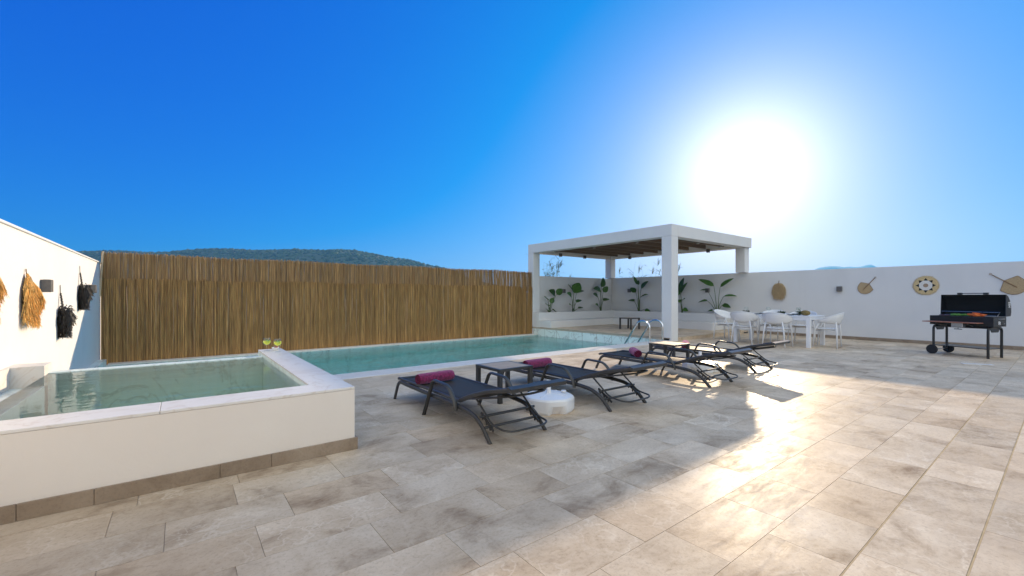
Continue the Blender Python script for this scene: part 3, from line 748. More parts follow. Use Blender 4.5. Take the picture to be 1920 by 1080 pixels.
# ------------------------------------------------------------------ slatted side tables
def side_table(loc, label, first=None):
    if first: return dup(first, loc, 0, label)
    t = thing('side_table', label, 'side table', loc, 0, 'square side tables with dark legs'); a = .245; h = .385
    m = MB(); m.box(-a, -a, h - .03, a, -a + .035, h); m.box(-a, a - .035, h - .03, a, a, h)
    m.box(-a, -a + .0351, h - .03, -a + .035, a - .0351, h); m.box(a - .035, -a + .0351, h - .03, a, a - .0351, h)
    m.build('frame', 'charcoal_metal', t, bevel=.002)
    m = MB(); n = 9; s = (2 * a - .072) / n
    for k in range(n): y = -a + .036 + k * s; m.box(-a + .036, y + .002, h - .014, a - .036, y + s - .003, h + .001)
    m.build('tabletop', 'red_wood' if 0 else 'slat_board', t, bevel=.001)
    for sx in (-1, 1):
        for sy in (-1, 1):
            m = MB(); x, y = sx * (a - .025), sy * (a - .025); m.box(x - .023, y - .023, 0, x + .023, y + .023, h - .031); m.build('leg', 'charcoal_metal', t, bevel=.003)
    return t
ST = side_table((3.05, 4.11, 0), 'slatted side table between the two nearest loungers')
side_table((6.76, 4.27, 0), 'sunlit side table between the third and the farthest lounger', ST)
side_table((12.02, 9.08, .096), 'small side table alone on the stone platform under the pergola', ST)

# ------------------------------------------------------------------ parasol bases
def parasol_base(loc, rz, label, first=None):
    if first: return dup(first, loc, rz, label)
    t = thing('parasol_base', label, 'parasol base', loc, rz, 'white plastic parasol bases')
    m = MB(); n = 64; vs = []; fs = []
    def rad(a, z):
        oct_ = .5 * .262 + .5 * .265 / max(abs(math.cos(((a + math.pi / 8) % (math.pi / 4)) - math.pi / 8)), .5) * .97
        notch = 0
        for q in (0, math.pi / 2, math.pi, 3 * math.pi / 2):
            d = abs((a - q + math.pi) % (2 * math.pi) - math.pi)
            if d < .32 and z < .07: notch = max(notch, min(1, (.32 - d) / .08))
        return oct_ - notch * .055
    prof = [(0, .0, 1), (.0, .0, 0), (.022, 1, 0), (.078, 1, 0), (.082, 1, 0), (.118, 1, 0), (.134, .97, 0), (.145, .80, 0), (.150, .3, 0), (.150, .14, 0)]
    rows = [(.0, .94), (.02, .99), (.078, 1.0), (.09, 1.0), (.118, .995), (.134, .95), (.142, .80), (.150, .35), (.152, .13)]
    for z, f in rows:
        for k in range(n): a = 2 * math.pi * k / n; r_ = rad(a, z) * f; vs.append((r_ * math.cos(a), r_ * math.sin(a), z))
    for i in range(len(rows) - 1):
        for k in range(n): fs.append((i * n + k, i * n + (k + 1) % n, (i + 1) * n + (k + 1) % n, (i + 1) * n + k))
    fs.append(tuple(range(n - 1, -1, -1))); fs.append(tuple((len(rows) - 1) * n + k for k in range(n)))
    m._add(vs, fs)
    for k in range(4):
        a = math.pi / 4 + k * math.pi / 2; m.bar((.05 * math.cos(a), .05 * math.sin(a), .150), (.20 * math.cos(a), .20 * math.sin(a), .143), .012, .008)
    t.scale = (1, 1, 1.15)
    smooth_by_angle(m.build('tank', 'white_plastic', t), 30)
    m = MB(); m.lathe([(.024, .15), (.024, .27), (.02, .272), (.02, .20)], 16); smooth_by_angle(m.build('pole_socket', 'white_plastic', t))
    m = MB(); m.lathe([(.0, .155), (.026, .152), (.026, .168), (.0, .17)], 14, (.17, .0, 0)); smooth_by_angle(m.build('filler_cap', 'white_plastic', t))
    return t
PB = parasol_base((3.10, 3.38, 0), R(-22), 'white plastic parasol base between the two nearest loungers')
parasol_base((6.62, 3.63, 0), R(5), 'white parasol base behind the third lounger under its raised back', PB)

# ------------------------------------------------------------------ pool ladder
t = thing('pool_ladder', 'chrome ladder rails curving over the pool edge by the near pergola post', 'pool ladder', (9.45, 6.52, 0))
for x in (0, .58):
    m = MB(); pts = [(x, 0, 0), (x, 0, .40)]
    for k in range(1, 11): a = math.pi * k / 11 * .86; pts.append((x, .21 - .21 * math.cos(a), .40 + .17 * math.sin(a)))
    pts += [(x, .74, -.02), (x, .82, -.16), (x, .83, -.95)]
    m.tube(arc(pts, .05, 4), .0215, 12); smooth_by_angle(m.build('rail', 'chrome', t))
    m = MB(); m.lathe([(.045, 0.004), (.045, .012), (.024, .03)], 16, (x, 0, 0)); smooth_by_angle(m.build('flange', 'chrome', t))
for z in (-.42, -.7, -.92):
    m = MB(); m.box(.0, .79, z, .58, .87, z + .025); m.build('tread', 'chrome', t)

# ------------------------------------------------------------------ dining set
TX0, TX1, TY0, TY1 = 11.53, 12.55, 3.66, 5.42
t = thing('dining_table', 'long white dining table set for a meal by the shaded wall', 'table', ((TX0 + TX1) / 2, (TY0 + TY1) / 2, 0))
hx, hy_ = (TX1 - TX0) / 2, (TY1 - TY0) / 2
m = MB(); m.box(-hx, -hy_, .715, hx, hy_, .74); m.build('tabletop', 'white_paint', t, bevel=.004)
m = MB(); m.box(-hx + .012, -hy_ + .012, .65, -hx + .035, hy_ - .012, .714); m.box(hx - .035, -hy_ + .012, .65, hx - .012, hy_ - .012, .714)
m.box(-hx + .036, -hy_ + .012, .65, hx - .036, -hy_ + .035, .714); m.box(-hx + .036, hy_ - .035, .65, hx - .036, hy_ - .012, .714); m.build('apron', 'white_paint', t)
for sx in (-1, 1):
    for sy in (-1, 1):
        m = MB(); x, y = sx * (hx - .05), sy * (hy_ - .05); m.box(x - .042, y - .042, 0, x + .042, y + .042, .713); m.build('leg', 'white_paint', t, bevel=.006)
def make_chair(loc, rz, label):
    t = thing('armchair', label, 'chair', loc, rz, 'white plastic armchairs round the dining table')
    N = 28; A = R(118); vs = []; fs = []; M_ = 5     # tub back: local +y is the front
    for i in range(N + 1):
        a = -A + 2 * A * i / N; c = max(0, math.cos(a * .76)); zt = .625 + .195 * c ** 1.2; zb_ = .585 - .0 * c - .045 * (c ** 2)
        for k in range(M_ + 1):
            v = k / M_; z = zb_ + (zt - zb_) * v; rr = .245 + .055 * v * (.4 + c) + (.02 * math.sin(v * 3))
            vs.append((rr * 1.08 * math.sin(a), -rr * math.cos(a) * (1.0) + .0, z))
    for i in range(N):
        for k in range(M_): q = i * (M_ + 1) + k; fs.append((q, q + 1, q + M_ + 2, q + M_ + 1))
    m = MB(); m._add(vs, fs); o = m.build('backrest', 'white_plastic', t, smooth=True); q = o.modifiers.new('thick', 'SOLIDIFY'); q.thickness = .012
    m = MB(); m.tube([vs[i * (M_ + 1) + M_] for i in range(N + 1)], .011, 6); m.build('rim', 'white_plastic', t, smooth=True)
    m = MB(); n = 28; rows = [(.425, .93), (.435, .99), (.447, 1.0), (.45, .96), (.444, .6), (.440, .05)]; vs2 = []
    for z, f in rows:
        for k in range(n):
            a = 2 * math.pi * k / n; cc, ss = math.cos(a), math.sin(a); p = 3.2; rr = 1 / (abs(cc) ** p + abs(ss) ** p) ** (1 / p)
            vs2.append((rr * cc * .225 * f, rr * ss * .215 * f + .01, z))
    fs = [(i * n + k, i * n + (k + 1) % n, (i + 1) * n + (k + 1) % n, (i + 1) * n + k) for i in range(len(rows) - 1) for k in range(n)] + [tuple(range(n - 1, -1, -1)), tuple((len(rows) - 1) * n + k for k in range(n))]
    m._add(vs2, fs); smooth_by_angle(m.build('seat', 'white_plastic', t), 50)
    m = MB(); m.tube([(-.2, -.17, .40), (.2, -.17, .40), (.2, .19, .40), (-.2, .19, .40)], .013, 6, closed=True); m.build('seat_frame', 'white_plastic', t, smooth=True)
    for sx in (-1, 1):
        for sy, fy_ in ((-1, -.24), (1, .23)):
            ztop = .60 if sy < 0 else .60; xt, yt = (.175, -.205) if sy < 0 else (.235, .10)
            m = MB(); m.tube([(sx * .245, fy_, 0), (sx * (.21 if sy < 0 else .225), (fy_ + yt) / 2 if sy < 0 else .19, .42), (sx * xt, yt, ztop)], [.014, .018, .016], 8)
            m.build('leg', 'white_plastic', t, smooth=True)
    return t
C1 = make_chair((11.32, 4.27, 0), R(-90), 'white armchair in front of the table, right-hand one of the two facing away')
dup(C1, (11.40, 5.06, 0), R(-84), 'white armchair in front of the table, left-hand one of the two facing away')
dup(C1, (12.08, 3.50, 0), R(6), 'white armchair at the right end of the dining table, seen in profile')
dup(C1, (12.12, 5.86, 0), R(172), 'white armchair at the left end of the dining table, by the bench end')
dup(C1, (12.86, 4.28, 0), R(90), 'white armchair behind the table on the right, behind the pineapple')
dup(C1, (12.86, 5.0, 0), R(90), 'white armchair behind the table on the left, against the wall')
# table things
tz = .742
def plate(loc, label, first=None):
    if first: return dup(first, loc, 0, label)
    t = thing('plate', label, 'plate', loc, 0, 'dark plates set on the dining table'); m = MB(); m.lathe([(.0, .004), (.15, .004), (.155, .010), (.15, .011), (.0, .007)], 28); smooth_by_angle(m.build('charger', 'slate_plate', t))
    m = MB(); m.lathe([(.0, .012), (.07, .012), (.115, .026), (.112, .029), (.068, .017), (.0, .016)], 28); smooth_by_angle(m.build('dish', 'ceramic', t)); return t
P1 = plate((11.73, 4.22, tz), 'dark plate at the right-hand front seat of the dining table')
plate((11.73, 4.98, tz), 'dark plate at the left-hand front seat of the dining table', P1)
plate((12.34, 4.22, tz), 'dark plate at the far right seat of the dining table', P1)
plate((12.34, 4.98, tz), 'dark plate at the far left seat of the dining table', P1)
def goblet(name, label, loc, sc, drink, group, cat):
    t = thing(name, label, cat, loc, 0, group); m = MB()
    pr = [(.034, 0), (.034, .002), (.006, .008), (.0042, .02), (.0045, .062), (.012, .070), (.034, .083), (.0455, .108), (.045, .135), (.036, .162), (.0348, .162), (.0432, .135), (.0435, .108), (.032, .087), (.01, .075), (0, .074)]
    m.lathe([(a * sc, b * sc) for a, b in pr], 24); m.build('glass', 'clear_glass', t, smooth=True)
    if drink:
        pr = [(0, .0755), (.010, .0763), (.031, .088), (.0425, .108), (.0428, .128), (0, .128)]
        m = MB(); m.lathe([(a * sc, b * sc) for a, b in pr], 24); m.build('drink', 'lime_drink', t, smooth=True)
        m = MB(); m.lathe([(0, -.0015), (.026 * sc, -.0015), (.026 * sc, .0015), (0, .0015)], 16); o = m.build('lime_slice', 'green_pepper', t, loc=(.006, 0, .118 * sc)); o.rotation_euler = (1.0, .5, 0)
    return t
G1 = goblet('wine_glass', 'empty wine glass at the left front of the dining table', (11.85, 5.22, tz), 1.15, False, 'empty wine glasses on the dining table', 'wine glass')
dup(G1, (11.95, 4.72, tz), 0, 'empty wine glass in the middle of the dining table')
dup(G1, (12.0, 4.06, tz), 0, 'empty wine glass on the dining table just left of the pineapple')
# pineapple lying on its side
t = thing('pineapple', 'whole pineapple lying on the right end of the dining table', 'pineapple', (11.85, 3.86, tz), R(80))
m = MB(); m.tube([(x, 0, .062) for x in (-.10, -.085, -.05, 0, .05, .085, .10)][::-1], [.012, .045, .060, .064, .058, .042, .014], 16); m.build('fruit', 'pineapple_skin', t, smooth=True)
m = MB(); r_ = random.Random(9)
for k in range(46):
    a = r_.uniform(0, 6.28); sp = r_.uniform(.1, 1.0); l = r_.uniform(.09, .17); d = Vector((1, sp * math.cos(a), sp * math.sin(a) + .15)).normalized()
    p = Vector((.09, .015 * math.cos(a), .062 + .015 * math.sin(a))); m.tube([p, p + d * l * .6, p + d * l + Vector((0, 0, -.015))], [.010, .009, .001], 4, flat=(1, .25), tone=(r_.random(),) * 3)
m.build('leafy_crown', 'leafy_green', t)
def salad(loc, label, n, rad, seed):
    t = thing('salad_bowl', label, 'bowl', loc, 0); m = MB(); m.lathe([(.0, .003), (.05, .003), (rad, .05), (rad - .004, .05), (.048, .008), (.0, .007)], 24); smooth_by_angle(m.build('bowl', 'slate_plate', t))
    m = MB(); r_ = random.Random(seed)
    for k in range(n):
        a = r_.uniform(0, 6.28); q = rad * .8 * math.sqrt(r_.random()); p = Vector((q * math.cos(a), q * math.sin(a), .035 + r_.uniform(0, .03))); d = Vector((r_.gauss(0, 1), r_.gauss(0, 1), r_.uniform(.1, .9))).normalized() * .045
        leaf(m, p, p + d, .035, (0, 0, 1) if abs(d.z) < .04 else (1, 0, 0), (r_.random(),) * 3)
    m.build('greens', 'leafy_green', t)
salad((11.9, 4.42, tz), 'dark bowl of green salad at the middle of the dining table', 60, .12, 4)
salad((12.0, 5.3, tz), 'dark bowl of greens at the left end of the dining table', 40, .10, 6)

# drinks on the plunge pool rim
D1 = goblet('cocktail_glass', 'left cocktail glass of lime drink on the plunge pool rim', (.895, 6.40, PZ + .001), 1.02, True, 'lime cocktails on the plunge pool rim', 'cocktail glass')
dup(D1, (.985, 6.18, PZ + .001), 0, 'right cocktail glass of lime drink, in front of the small white bowl')
t = thing('snack_bowl', 'small white square bowl behind the right cocktail glass', 'bowl', (1.0, 6.42, PZ + .001), R(30))
m = MB(); m.lathe([(.035, .0), (.062, .036), (.058, .036), (.033, .004), (0, .004)], 4); m.build('bowl', 'ceramic', t, bevel=.003)
m = MB(); r_ = random.Random(3)
for k in range(3):
    m.lathe([(0, -.012), (.009, -.009), (.014, 0), (.009, .010), (0, .012)], 10, (r_.uniform(-.02, .02), r_.uniform(-.02, .02), .02 + .008 * k))
    m.build('strawberry', 'red_pepper', t, smooth=True); m = MB()

# ------------------------------------------------------------------ barbecue
bq = thing('barbecue', 'black charcoal barbecue with its lid open and wooden front shelf', 'barbecue', (12.62, 1.28, 0), R(-109.3))
LX, DY = .49, .20
for sx in (-1, 1):
    m = MB(); x = sx * .42
    h0 = 0 if sx > 0 else .10
    m.tube(arc([(x, -DY - .02, h0), (x, -DY - .02, .585), (x, -.06, .60), (x, .06, .60), (x, DY + .02, .585), (x, DY + .02, h0)], .07, 5), .021, 10)
    o = m.build('leg_frame', 'black_enamel', bq); smooth_by_angle(o)
    m = MB(); m.prism([(-DY + .02, .60), (DY - .02, .60), (.10, .50), (-.10, .50)], x - .006, x + .006, 'x'); m.build('bracket', 'black_enamel', bq)
m = MB(); m.tube([(-.42, -DY - .02, .585), (.42, -DY - .02, .585)], .014, 8); m.tube([(-.42, DY + .02, .585), (.42, DY + .02, .585)], .014, 8); smooth_by_angle(m.build('cross_rail', 'black_enamel', bq))
m = MB(); m.box(-.42, -DY - .03, .175, .42, DY + .03, .19); m.build('lower_shelf', 'black_enamel', bq, bevel=.004)
m = MB(); m.tube([(-.42, -DY - .07, .095), (-.42, DY + .07, .095)], .010, 8); m.build('axle', 'steel', bq)
for sy in (-1, 1):
    y = sy * (DY + .075); prof = [(0, -.02), (.03, -.024), (.06, -.016), (.082, -.022), (.095, -.012), (.095, .012), (.082, .022), (.06, .016), (.03, .024), (0, .02)]
    m = MB(); m.lathe(prof, 28); o = m.build('wheel', 'rubber', bq, loc=(-.42, y, .096)); o.rotation_euler = (R(90), 0, 0); smooth_by_angle(o)
# fire box: hollow tray
m = MB(); z0, z1 = .615, .80; yb = DY + .01
m.box(-LX, -yb, z0, LX, yb, z0 + .02); m.box(-LX, -yb, z0 + .0201, LX, -yb + .012, z1); m.box(-LX, yb - .012, z0 + .0201, LX, yb, z1)
m.box(-LX, -yb + .0121, z0 + .0201, -LX + .012, yb - .0121, z1); m.box(LX - .012, -yb + .0121, z0 + .0201, LX, yb - .0121, z1); m.build('fire_box', 'black_enamel', bq, bevel=.004)
m = MB()
for k in range(40): x = -LX + .02 + k * (2 * LX - .04) / 39; m.tube([(x, -yb + .015, .79), (x, yb - .015, .79)], .003, 4)
m.tube([(-LX + .02, 0, .786), (LX - .02, 0, .786)], .004, 5); m.build('grill_grate', 'steel', bq)
# lid opened backwards: quarter-round shell, open side to the front
N = 10; prof = []
for k in range(N + 1):
    a = R(4 + 100 * k / N); prof.append((yb - .03 + .215 * (1 - math.cos(R(8 + 82 * k / N))) - .0, 0))
outer = [(.165, .805), (.335, .815), (.355, .90), (.345, 1.02), (.305, 1.13), (.25, 1.20), (.185, 1.235)]
m = MB(); 
for (y0, z0_), (y1, z1_) in zip(outer[:-1], outer[1:]):
    d = Vector((0, y1 - y0, z1_ - z0_)).normalized(); nn = Vector((0, -d.z, d.y)) * .008
    vs = [(-LX, y0, z0_), (LX, y0, z0_), (LX, y1, z1_), (-LX, y1, z1_)]; vs += [(a, b + nn.y, c + nn.z) for a, b, c in vs]
    m._add(vs, [(0, 1, 2, 3), (7, 6, 5, 4), (0, 4, 5, 1), (1, 5, 6, 2), (2, 6, 7, 3), (3, 7, 4, 0)])
m.build('lid_shell', 'soot', bq)
for sx in (-1, 1):
    m = MB(); a, b = (LX - .002, LX + .010) if sx > 0 else (-LX - .010, -LX + .002); m.prism(outer, a, b, 'x'); o = m.build('lid_end', 'black_enamel', bq, bevel=.002)
m = MB()
for x in (-.20, .20): m.box(x - .035, .19, 1.236, x + .035, .235, 1.275)
m.tube([(-.19, .212, 1.262), (.19, .212, 1.262)], .008, 8); o = m.build('lid_handle', 'black_enamel', bq, bevel=.003)
m = MB(); m.tube([(-LX + .02, .15, .885), (LX - .06, .15, .885), (LX - .09, .13, .81)], .005, 6); m.tube([(-LX + .02, .12, .815), (LX - .1, .12, .815)], .004, 6); m.build('warming_rack', 'steel', bq)
# white emblem on the lid's end: two crossing loops over a bar
m = MB(); ex = LX + .0115
for c in ((.262, 1.075), (.300, 1.075), (.262, 1.035), (.300, 1.035)):
    m.tube([(ex, c[0] + .013 * math.cos(q * .7854), c[1] + .013 * math.sin(q * .7854)) for q in range(8)], .0035, 5, closed=True)
m.tube([(ex, .255, .985), (ex, .29, 1.015), (ex, .285, .98), (ex, .315, .99)], .004, 5); m.build('emblem', 'white_paint', bq)
m = MB(); ex = LX + .0015
m.lathe([(0, 0), (.038, 0), (.038, .003), (0, .003)], 20); o = m.build('vent_disc', 'black_enamel', bq, loc=(LX + .001, -.03, .685)); o.rotation_euler = (0, R(90), 0)
m = MB()
for k in range(4): a = k * math.pi / 2 + .78; m.tube([(0, 0, 0), (.030 * math.cos(a), .030 * math.sin(a), 0)], .005, 5)
m.tube([(.036 * math.cos(q * .5236), .036 * math.sin(q * .5236), 0) for q in range(12)], .003, 5, closed=True)
o = m.build('vent_slots', 'white_paint', bq, loc=(LX + .006, -.03, .685)); o.rotation_euler = (0, R(90), 0)
m = MB(); m.tube([(LX + .004, .06, .675), (LX + .045, .05, .675)], .009, 8); m.tube([(LX + .002, -.05, .765), (LX + .03, -.05, .765), (LX + .03, .10, .765), (LX + .002, .10, .765)], .005, 6); m.build('side_grip', 'steel', bq)
m = MB(); m.box(-.50, -yb - .235, .672, .36, -yb - .02, .69); m.build('wood_shelf', 'red_wood', bq, bevel=.004)
for x in (-.3, .2): 
    m = MB(); m.bar((x, -yb - .002, .62), (x, -yb - .20, .667), .02, .02); m.build('shelf_bracket', 'black_enamel', bq)
m = MB(); m.box(-.09, -yb - .10, .585, .09, -yb - .012, .668); m.build('ash_drawer', 'steel', bq, bevel=.004)
m = MB(); m.tube([(0, -yb - .06, .584), (0, -yb - .06, .55)], .005, 6); m.bar((-.06, -yb - .06, .545), (.06, -yb - .06, .545), .02, .014); m.build('crank', 'black_enamel', bq)
# food on the grate
def food(name, label, cat, x, y, mat, parts):
    c, s = math.cos(R(-109.3)), math.sin(R(-109.3)); t = thing(name, label, cat, (12.62 + x * c - y * s, 1.28 + x * s + y * c, .795), R(-109.3)); return t
t = food('grilled_carrots', 'heap of orange carrots on the right side of the barbecue grate', 'carrots', .16, -.03, None, None)
r_ = random.Random(2)
for k in range(9):
    x = r_.uniform(-.08, .08); y = r_.uniform(-.06, .06); z = .02 + .022 * (k // 4); a = r_.uniform(-.5, .5); d = Vector((math.cos(a), math.sin(a), 0)) * .06
    m = MB(); p = Vector((x, y, z)); m.tube([p - d, p - d * .9, p, p + d], [.006, .018, .016, .004], 8); m.build('carrot', 'carrot', t, smooth=True)
t = food('grilled_peppers', 'row of long green peppers in the middle of the barbecue grate', 'peppers', -.10, -.04, None, None)
for k in range(8):
    x = r_.uniform(-.11, .11); y = r_.uniform(-.07, .07); a = r_.uniform(-.7, .7); d = Vector((math.cos(a), math.sin(a), 0)) * .07; p = Vector((x, y, .018 + .012 * (k // 4)))
    m = MB(); m.tube([p - d, p - d * .85, p + Vector((0, 0, .01)), p + d], [.004, .016, .014, .003], 8); m.build('pepper', 'green_pepper', t, smooth=True)
t = food('grilled_aubergine', 'dark aubergine slices on the left side of the barbecue grate', 'aubergine', -.36, -.03, None, None)
for k in range(8):
    m = MB(); m.lathe([(0, .004), (.032, .004), (.034, .010), (.032, .016), (0, .016)], 14, (r_.uniform(-.08, .08), r_.uniform(-.09, .09), .008 * (k // 4))); m.build('slice', 'aubergine', t, smooth=False)

# floor drain frame
t = thing('floor_drain', 'white rectangular drain frame set in the paving before the barbecue', 'drain', (11.16, 1.0, .0008), R(-60))
m = MB(); a, b = .20, .06
m.box(-a, -b, 0, a, -b + .022, .006); m.box(-a, b - .022, 0, a, b, .006); m.box(-a, -b + .0221, 0, -a + .03, b - .0221, .006); m.box(a - .03, -b + .0221, 0, a, b - .0221, .006); m.build('frame', 'white_paint', t)
m = MB(); m.box(-a + .03, -b + .022, -.0004, a - .03, b - .022, .002); m.build('cover', 'coping_stone', t)

# ------------------------------------------------------------------ woven wall pieces on the shaded wall (local y = out of wall)
def fan(loc, tilt, sc, label):
    t = thing('woven_fan', label, 'woven fan', loc, R(90), 'woven hand fans on the shaded wall')
    # spade outline pointing away from the handle
    out = [(-.165, .10), (0, .175), (.165, .10)]
    for k in range(11):
        a = math.pi * k / 10; out.append((.165 * math.cos(a) * (1 if k else 1), .10 - .02 - .21 * math.sin(a) ** .8))
    c, s = math.cos(tilt), math.sin(tilt); rot = lambda p: ((p[0] * c - p[1] * s) * sc, (p[0] * s + p[1] * c) * sc)
    pts = [rot(p) for p in out]
    m = MB(); m.prism(pts[::-1], .006, .016, 'y'); m.build('blade', 'rattan', t, bevel=.002)
    m = MB(); m.tube([(p[0], .011, p[1]) for p in pts], .007, 6, closed=True); m.build('edge_binding', 'rattan_edge', t, smooth=True)
    h0, h1, h2 = rot((0, -.02)), rot((0, .19)), rot((0, .36))
    m = MB(); m.tube([(h0[0], .020, h0[1]), (h1[0], .022, h1[1]), (h2[0], .016, h2[1])], .009, 8); q = rot((0, .385)); m.tube([(q[0] + .018 * math.cos(k * .785), .016, q[1] + .018 * math.sin(k * .785)) for k in range(8)], .005, 5, closed=True)
    m.build('handle', 'rattan_edge', t, smooth=True); return t
# local x after R(90) is world +Y which points left in the picture
fan((XR, 3.44, 1.405), R(38), 1.0, 'brown woven hand fan left of the round star-patterned mat')
fan((XR, .74, 1.42), R(-52), 1.25, 'larger brown woven hand fan at the right edge, above the barbecue lid')
t = thing('woven_mat', 'round straw wall mat with black and white star pattern', 'woven mat', (XR, 2.21, 1.475), R(90))
m = MB(); r_ = random.Random(8); n = 72
vs = []; 
m.lathe([(0, .004), (.225, .004), (.228, .008), (.22, .014), (0, .014)], 56); o = m.build('straw_disc', 'straw_pale', t); o.rotation_euler = (R(-90), 0, 0)
m = MB()
for k in range(170):
    a = 2 * math.pi * k / 170; r0, r1 = .215, .245 + r_.uniform(-.006, .016); m.tube([(r0 * math.cos(a), .009, r0 * math.sin(a)), (r1 * math.cos(a + .02), .009 + r_.uniform(-.003, .006), r1 * math.sin(a + .02))], [.004, .0015], 4)
m.build('fringe', 'straw_pale', t)
m = MB(); m.lathe([(0, 0), (.128, 0), (.128, .003), (0, .003)], 40); o = m.build('white_ring', 'woven_white', t, loc=(0, .0145, 0)); o.rotation_euler = (R(-90), 0, 0)
for k in range(8):
    a = math.pi / 2 + k * math.pi / 4; c, s = math.cos(a), math.sin(a)
    P = [(.185 * c, .185 * s), (.122 * c - .042 * s, .122 * s + .042 * c), (.122 * c + .042 * s, .122 * s - .042 * c)]
    m = MB(); m.prism(P, .0146, .0186, 'y'); m.build('star_point', 'woven_black', t)
m = MB(); m.lathe([(0, 0), (.048, 0), (.046, .003), (0, .003)], 32); o = m.build('centre', 'woven_brown', t, loc=(0, .0178, 0)); o.rotation_euler = (R(-90), 0, 0)

def strands(m, rr, n, pos, dirf, ln, r0, mid=.55):
    for k in range(n):
        p = pos(k); d = dirf(k); l = ln * rr.uniform(.7, 1.2); q = p + d * l * mid; e = p + d * l + Vector((rr.gauss(0, .01), 0, -l * .18))
        m.tube([p, q, e], [r0, r0 * .8, r0 * .15], 3, caps=False, tone=(rr.random(),) * 3)
# straw bundle on the shaded wall
t = thing('straw_hanging', 'oval straw tassel hanging alone left of the fans', 'wall hanging', (XR, 5.55, 1.40), R(90)); rr = random.Random(21)
m = MB(); vs = []; n = 20
m.lathe([(0, -.255), (.10, -.23), (.175, -.13), (.195, .0), (.17, .13), (.10, .22), (0, .25)], 20, (0, .03, -.03), sy=.16); m.build('core', 'straw_pale', t, smooth=True)
m = MB()
def P_(k): a = rr.uniform(-1, 1); return Vector((a * .16, .045 + rr.uniform(0, .02), rr.uniform(-.17, .20)))
for k in range(700):
    x = rr.uniform(-1, 1); z = rr.uniform(-.26, .22); w_ = .195 * math.sqrt(max(0, 1 - ((z + .02) / .27) ** 2)); p = Vector((x * w_, .05 + .02 * (1 - abs(x)) + rr.uniform(0, .012), z)); d = Vector((x * .35 + rr.gauss(0, .12), rr.uniform(-.1, .1), -1)).normalized()
    l = rr.uniform(.05, .11); m.tube([p, p + d * l * .6, p + d * l], [.0035, .003, .0008], 3, caps=False)
m.build('straw', 'rattan', t)
m = MB(); m.tube([(0, .04, .20), (0, .03, .30)], .006, 6); m.tube([(0, .05, .27), (0, .062, -.05)], .006, 6); m.build('cord', 'rattan_edge', t)

# left wall: raffia bundles and black baskets (local y out of the wall, local x = -Y world)
def raffia(loc, seed, label, first=None):
    t = thing('raffia_hanging', label, 'wall hanging', loc, R(-90), 'yellow raffia hangings on the sunlit wall'); rr = random.Random(seed)
    m = MB(); m.lathe([(0, -.50), (.13, -.47), (.14, -.30), (.125, -.17), (.05, -.07), (.005, -.02)], 18, (0, .045, 0), sy=.30); m.build('core', 'raffia', t, smooth=True)
    m = MB()
    for k in range(2600):
        z = rr.uniform(-.45, .012); u = rr.uniform(-1, 1); a = math.acos(u); wz = min(1, (-z + .02) / .17) ** .8
        x = -u * .155 * wz; y = .02 + .06 * math.sin(a) * wz; bulge = max(0, 1 - abs(z + .20) / .13)
        y += .035 * bulge * (x < 0) * 1.0; x -= .05 * bulge * (x < 0)
        p = Vector((x, y, z)); d = Vector((x * .6 + rr.gauss(0, .22), .10 + rr.gauss(0, .10), -1)).normalized(); l = rr.uniform(.07, .14)
        m.tube([p, p + d * l * .55, p + d * l + Vector((rr.gauss(0, .008), rr.gauss(0, .008), -.01))], [.0038, .0032, .0006], 3, caps=False, tone=(rr.random(),) * 3)
    m.build('raffia_strands', 'raffia', t)
    m = MB(); m.tube(arc([(-.012, .012, -.02), (-.014, .012, .04), (0, .012, .065), (.014, .012, .04), (.012, .03, -.02)], .02, 4), .004, 6); m.build('loop', 'rattan_edge', t); return t
raffia((XL, 6.72, 1.43), 31, 'shaggy yellow raffia bundle left of the first wall light')
raffia((XL, 5.38, 1.53), 32, 'yellow raffia bundle cut off by the left edge of the picture')
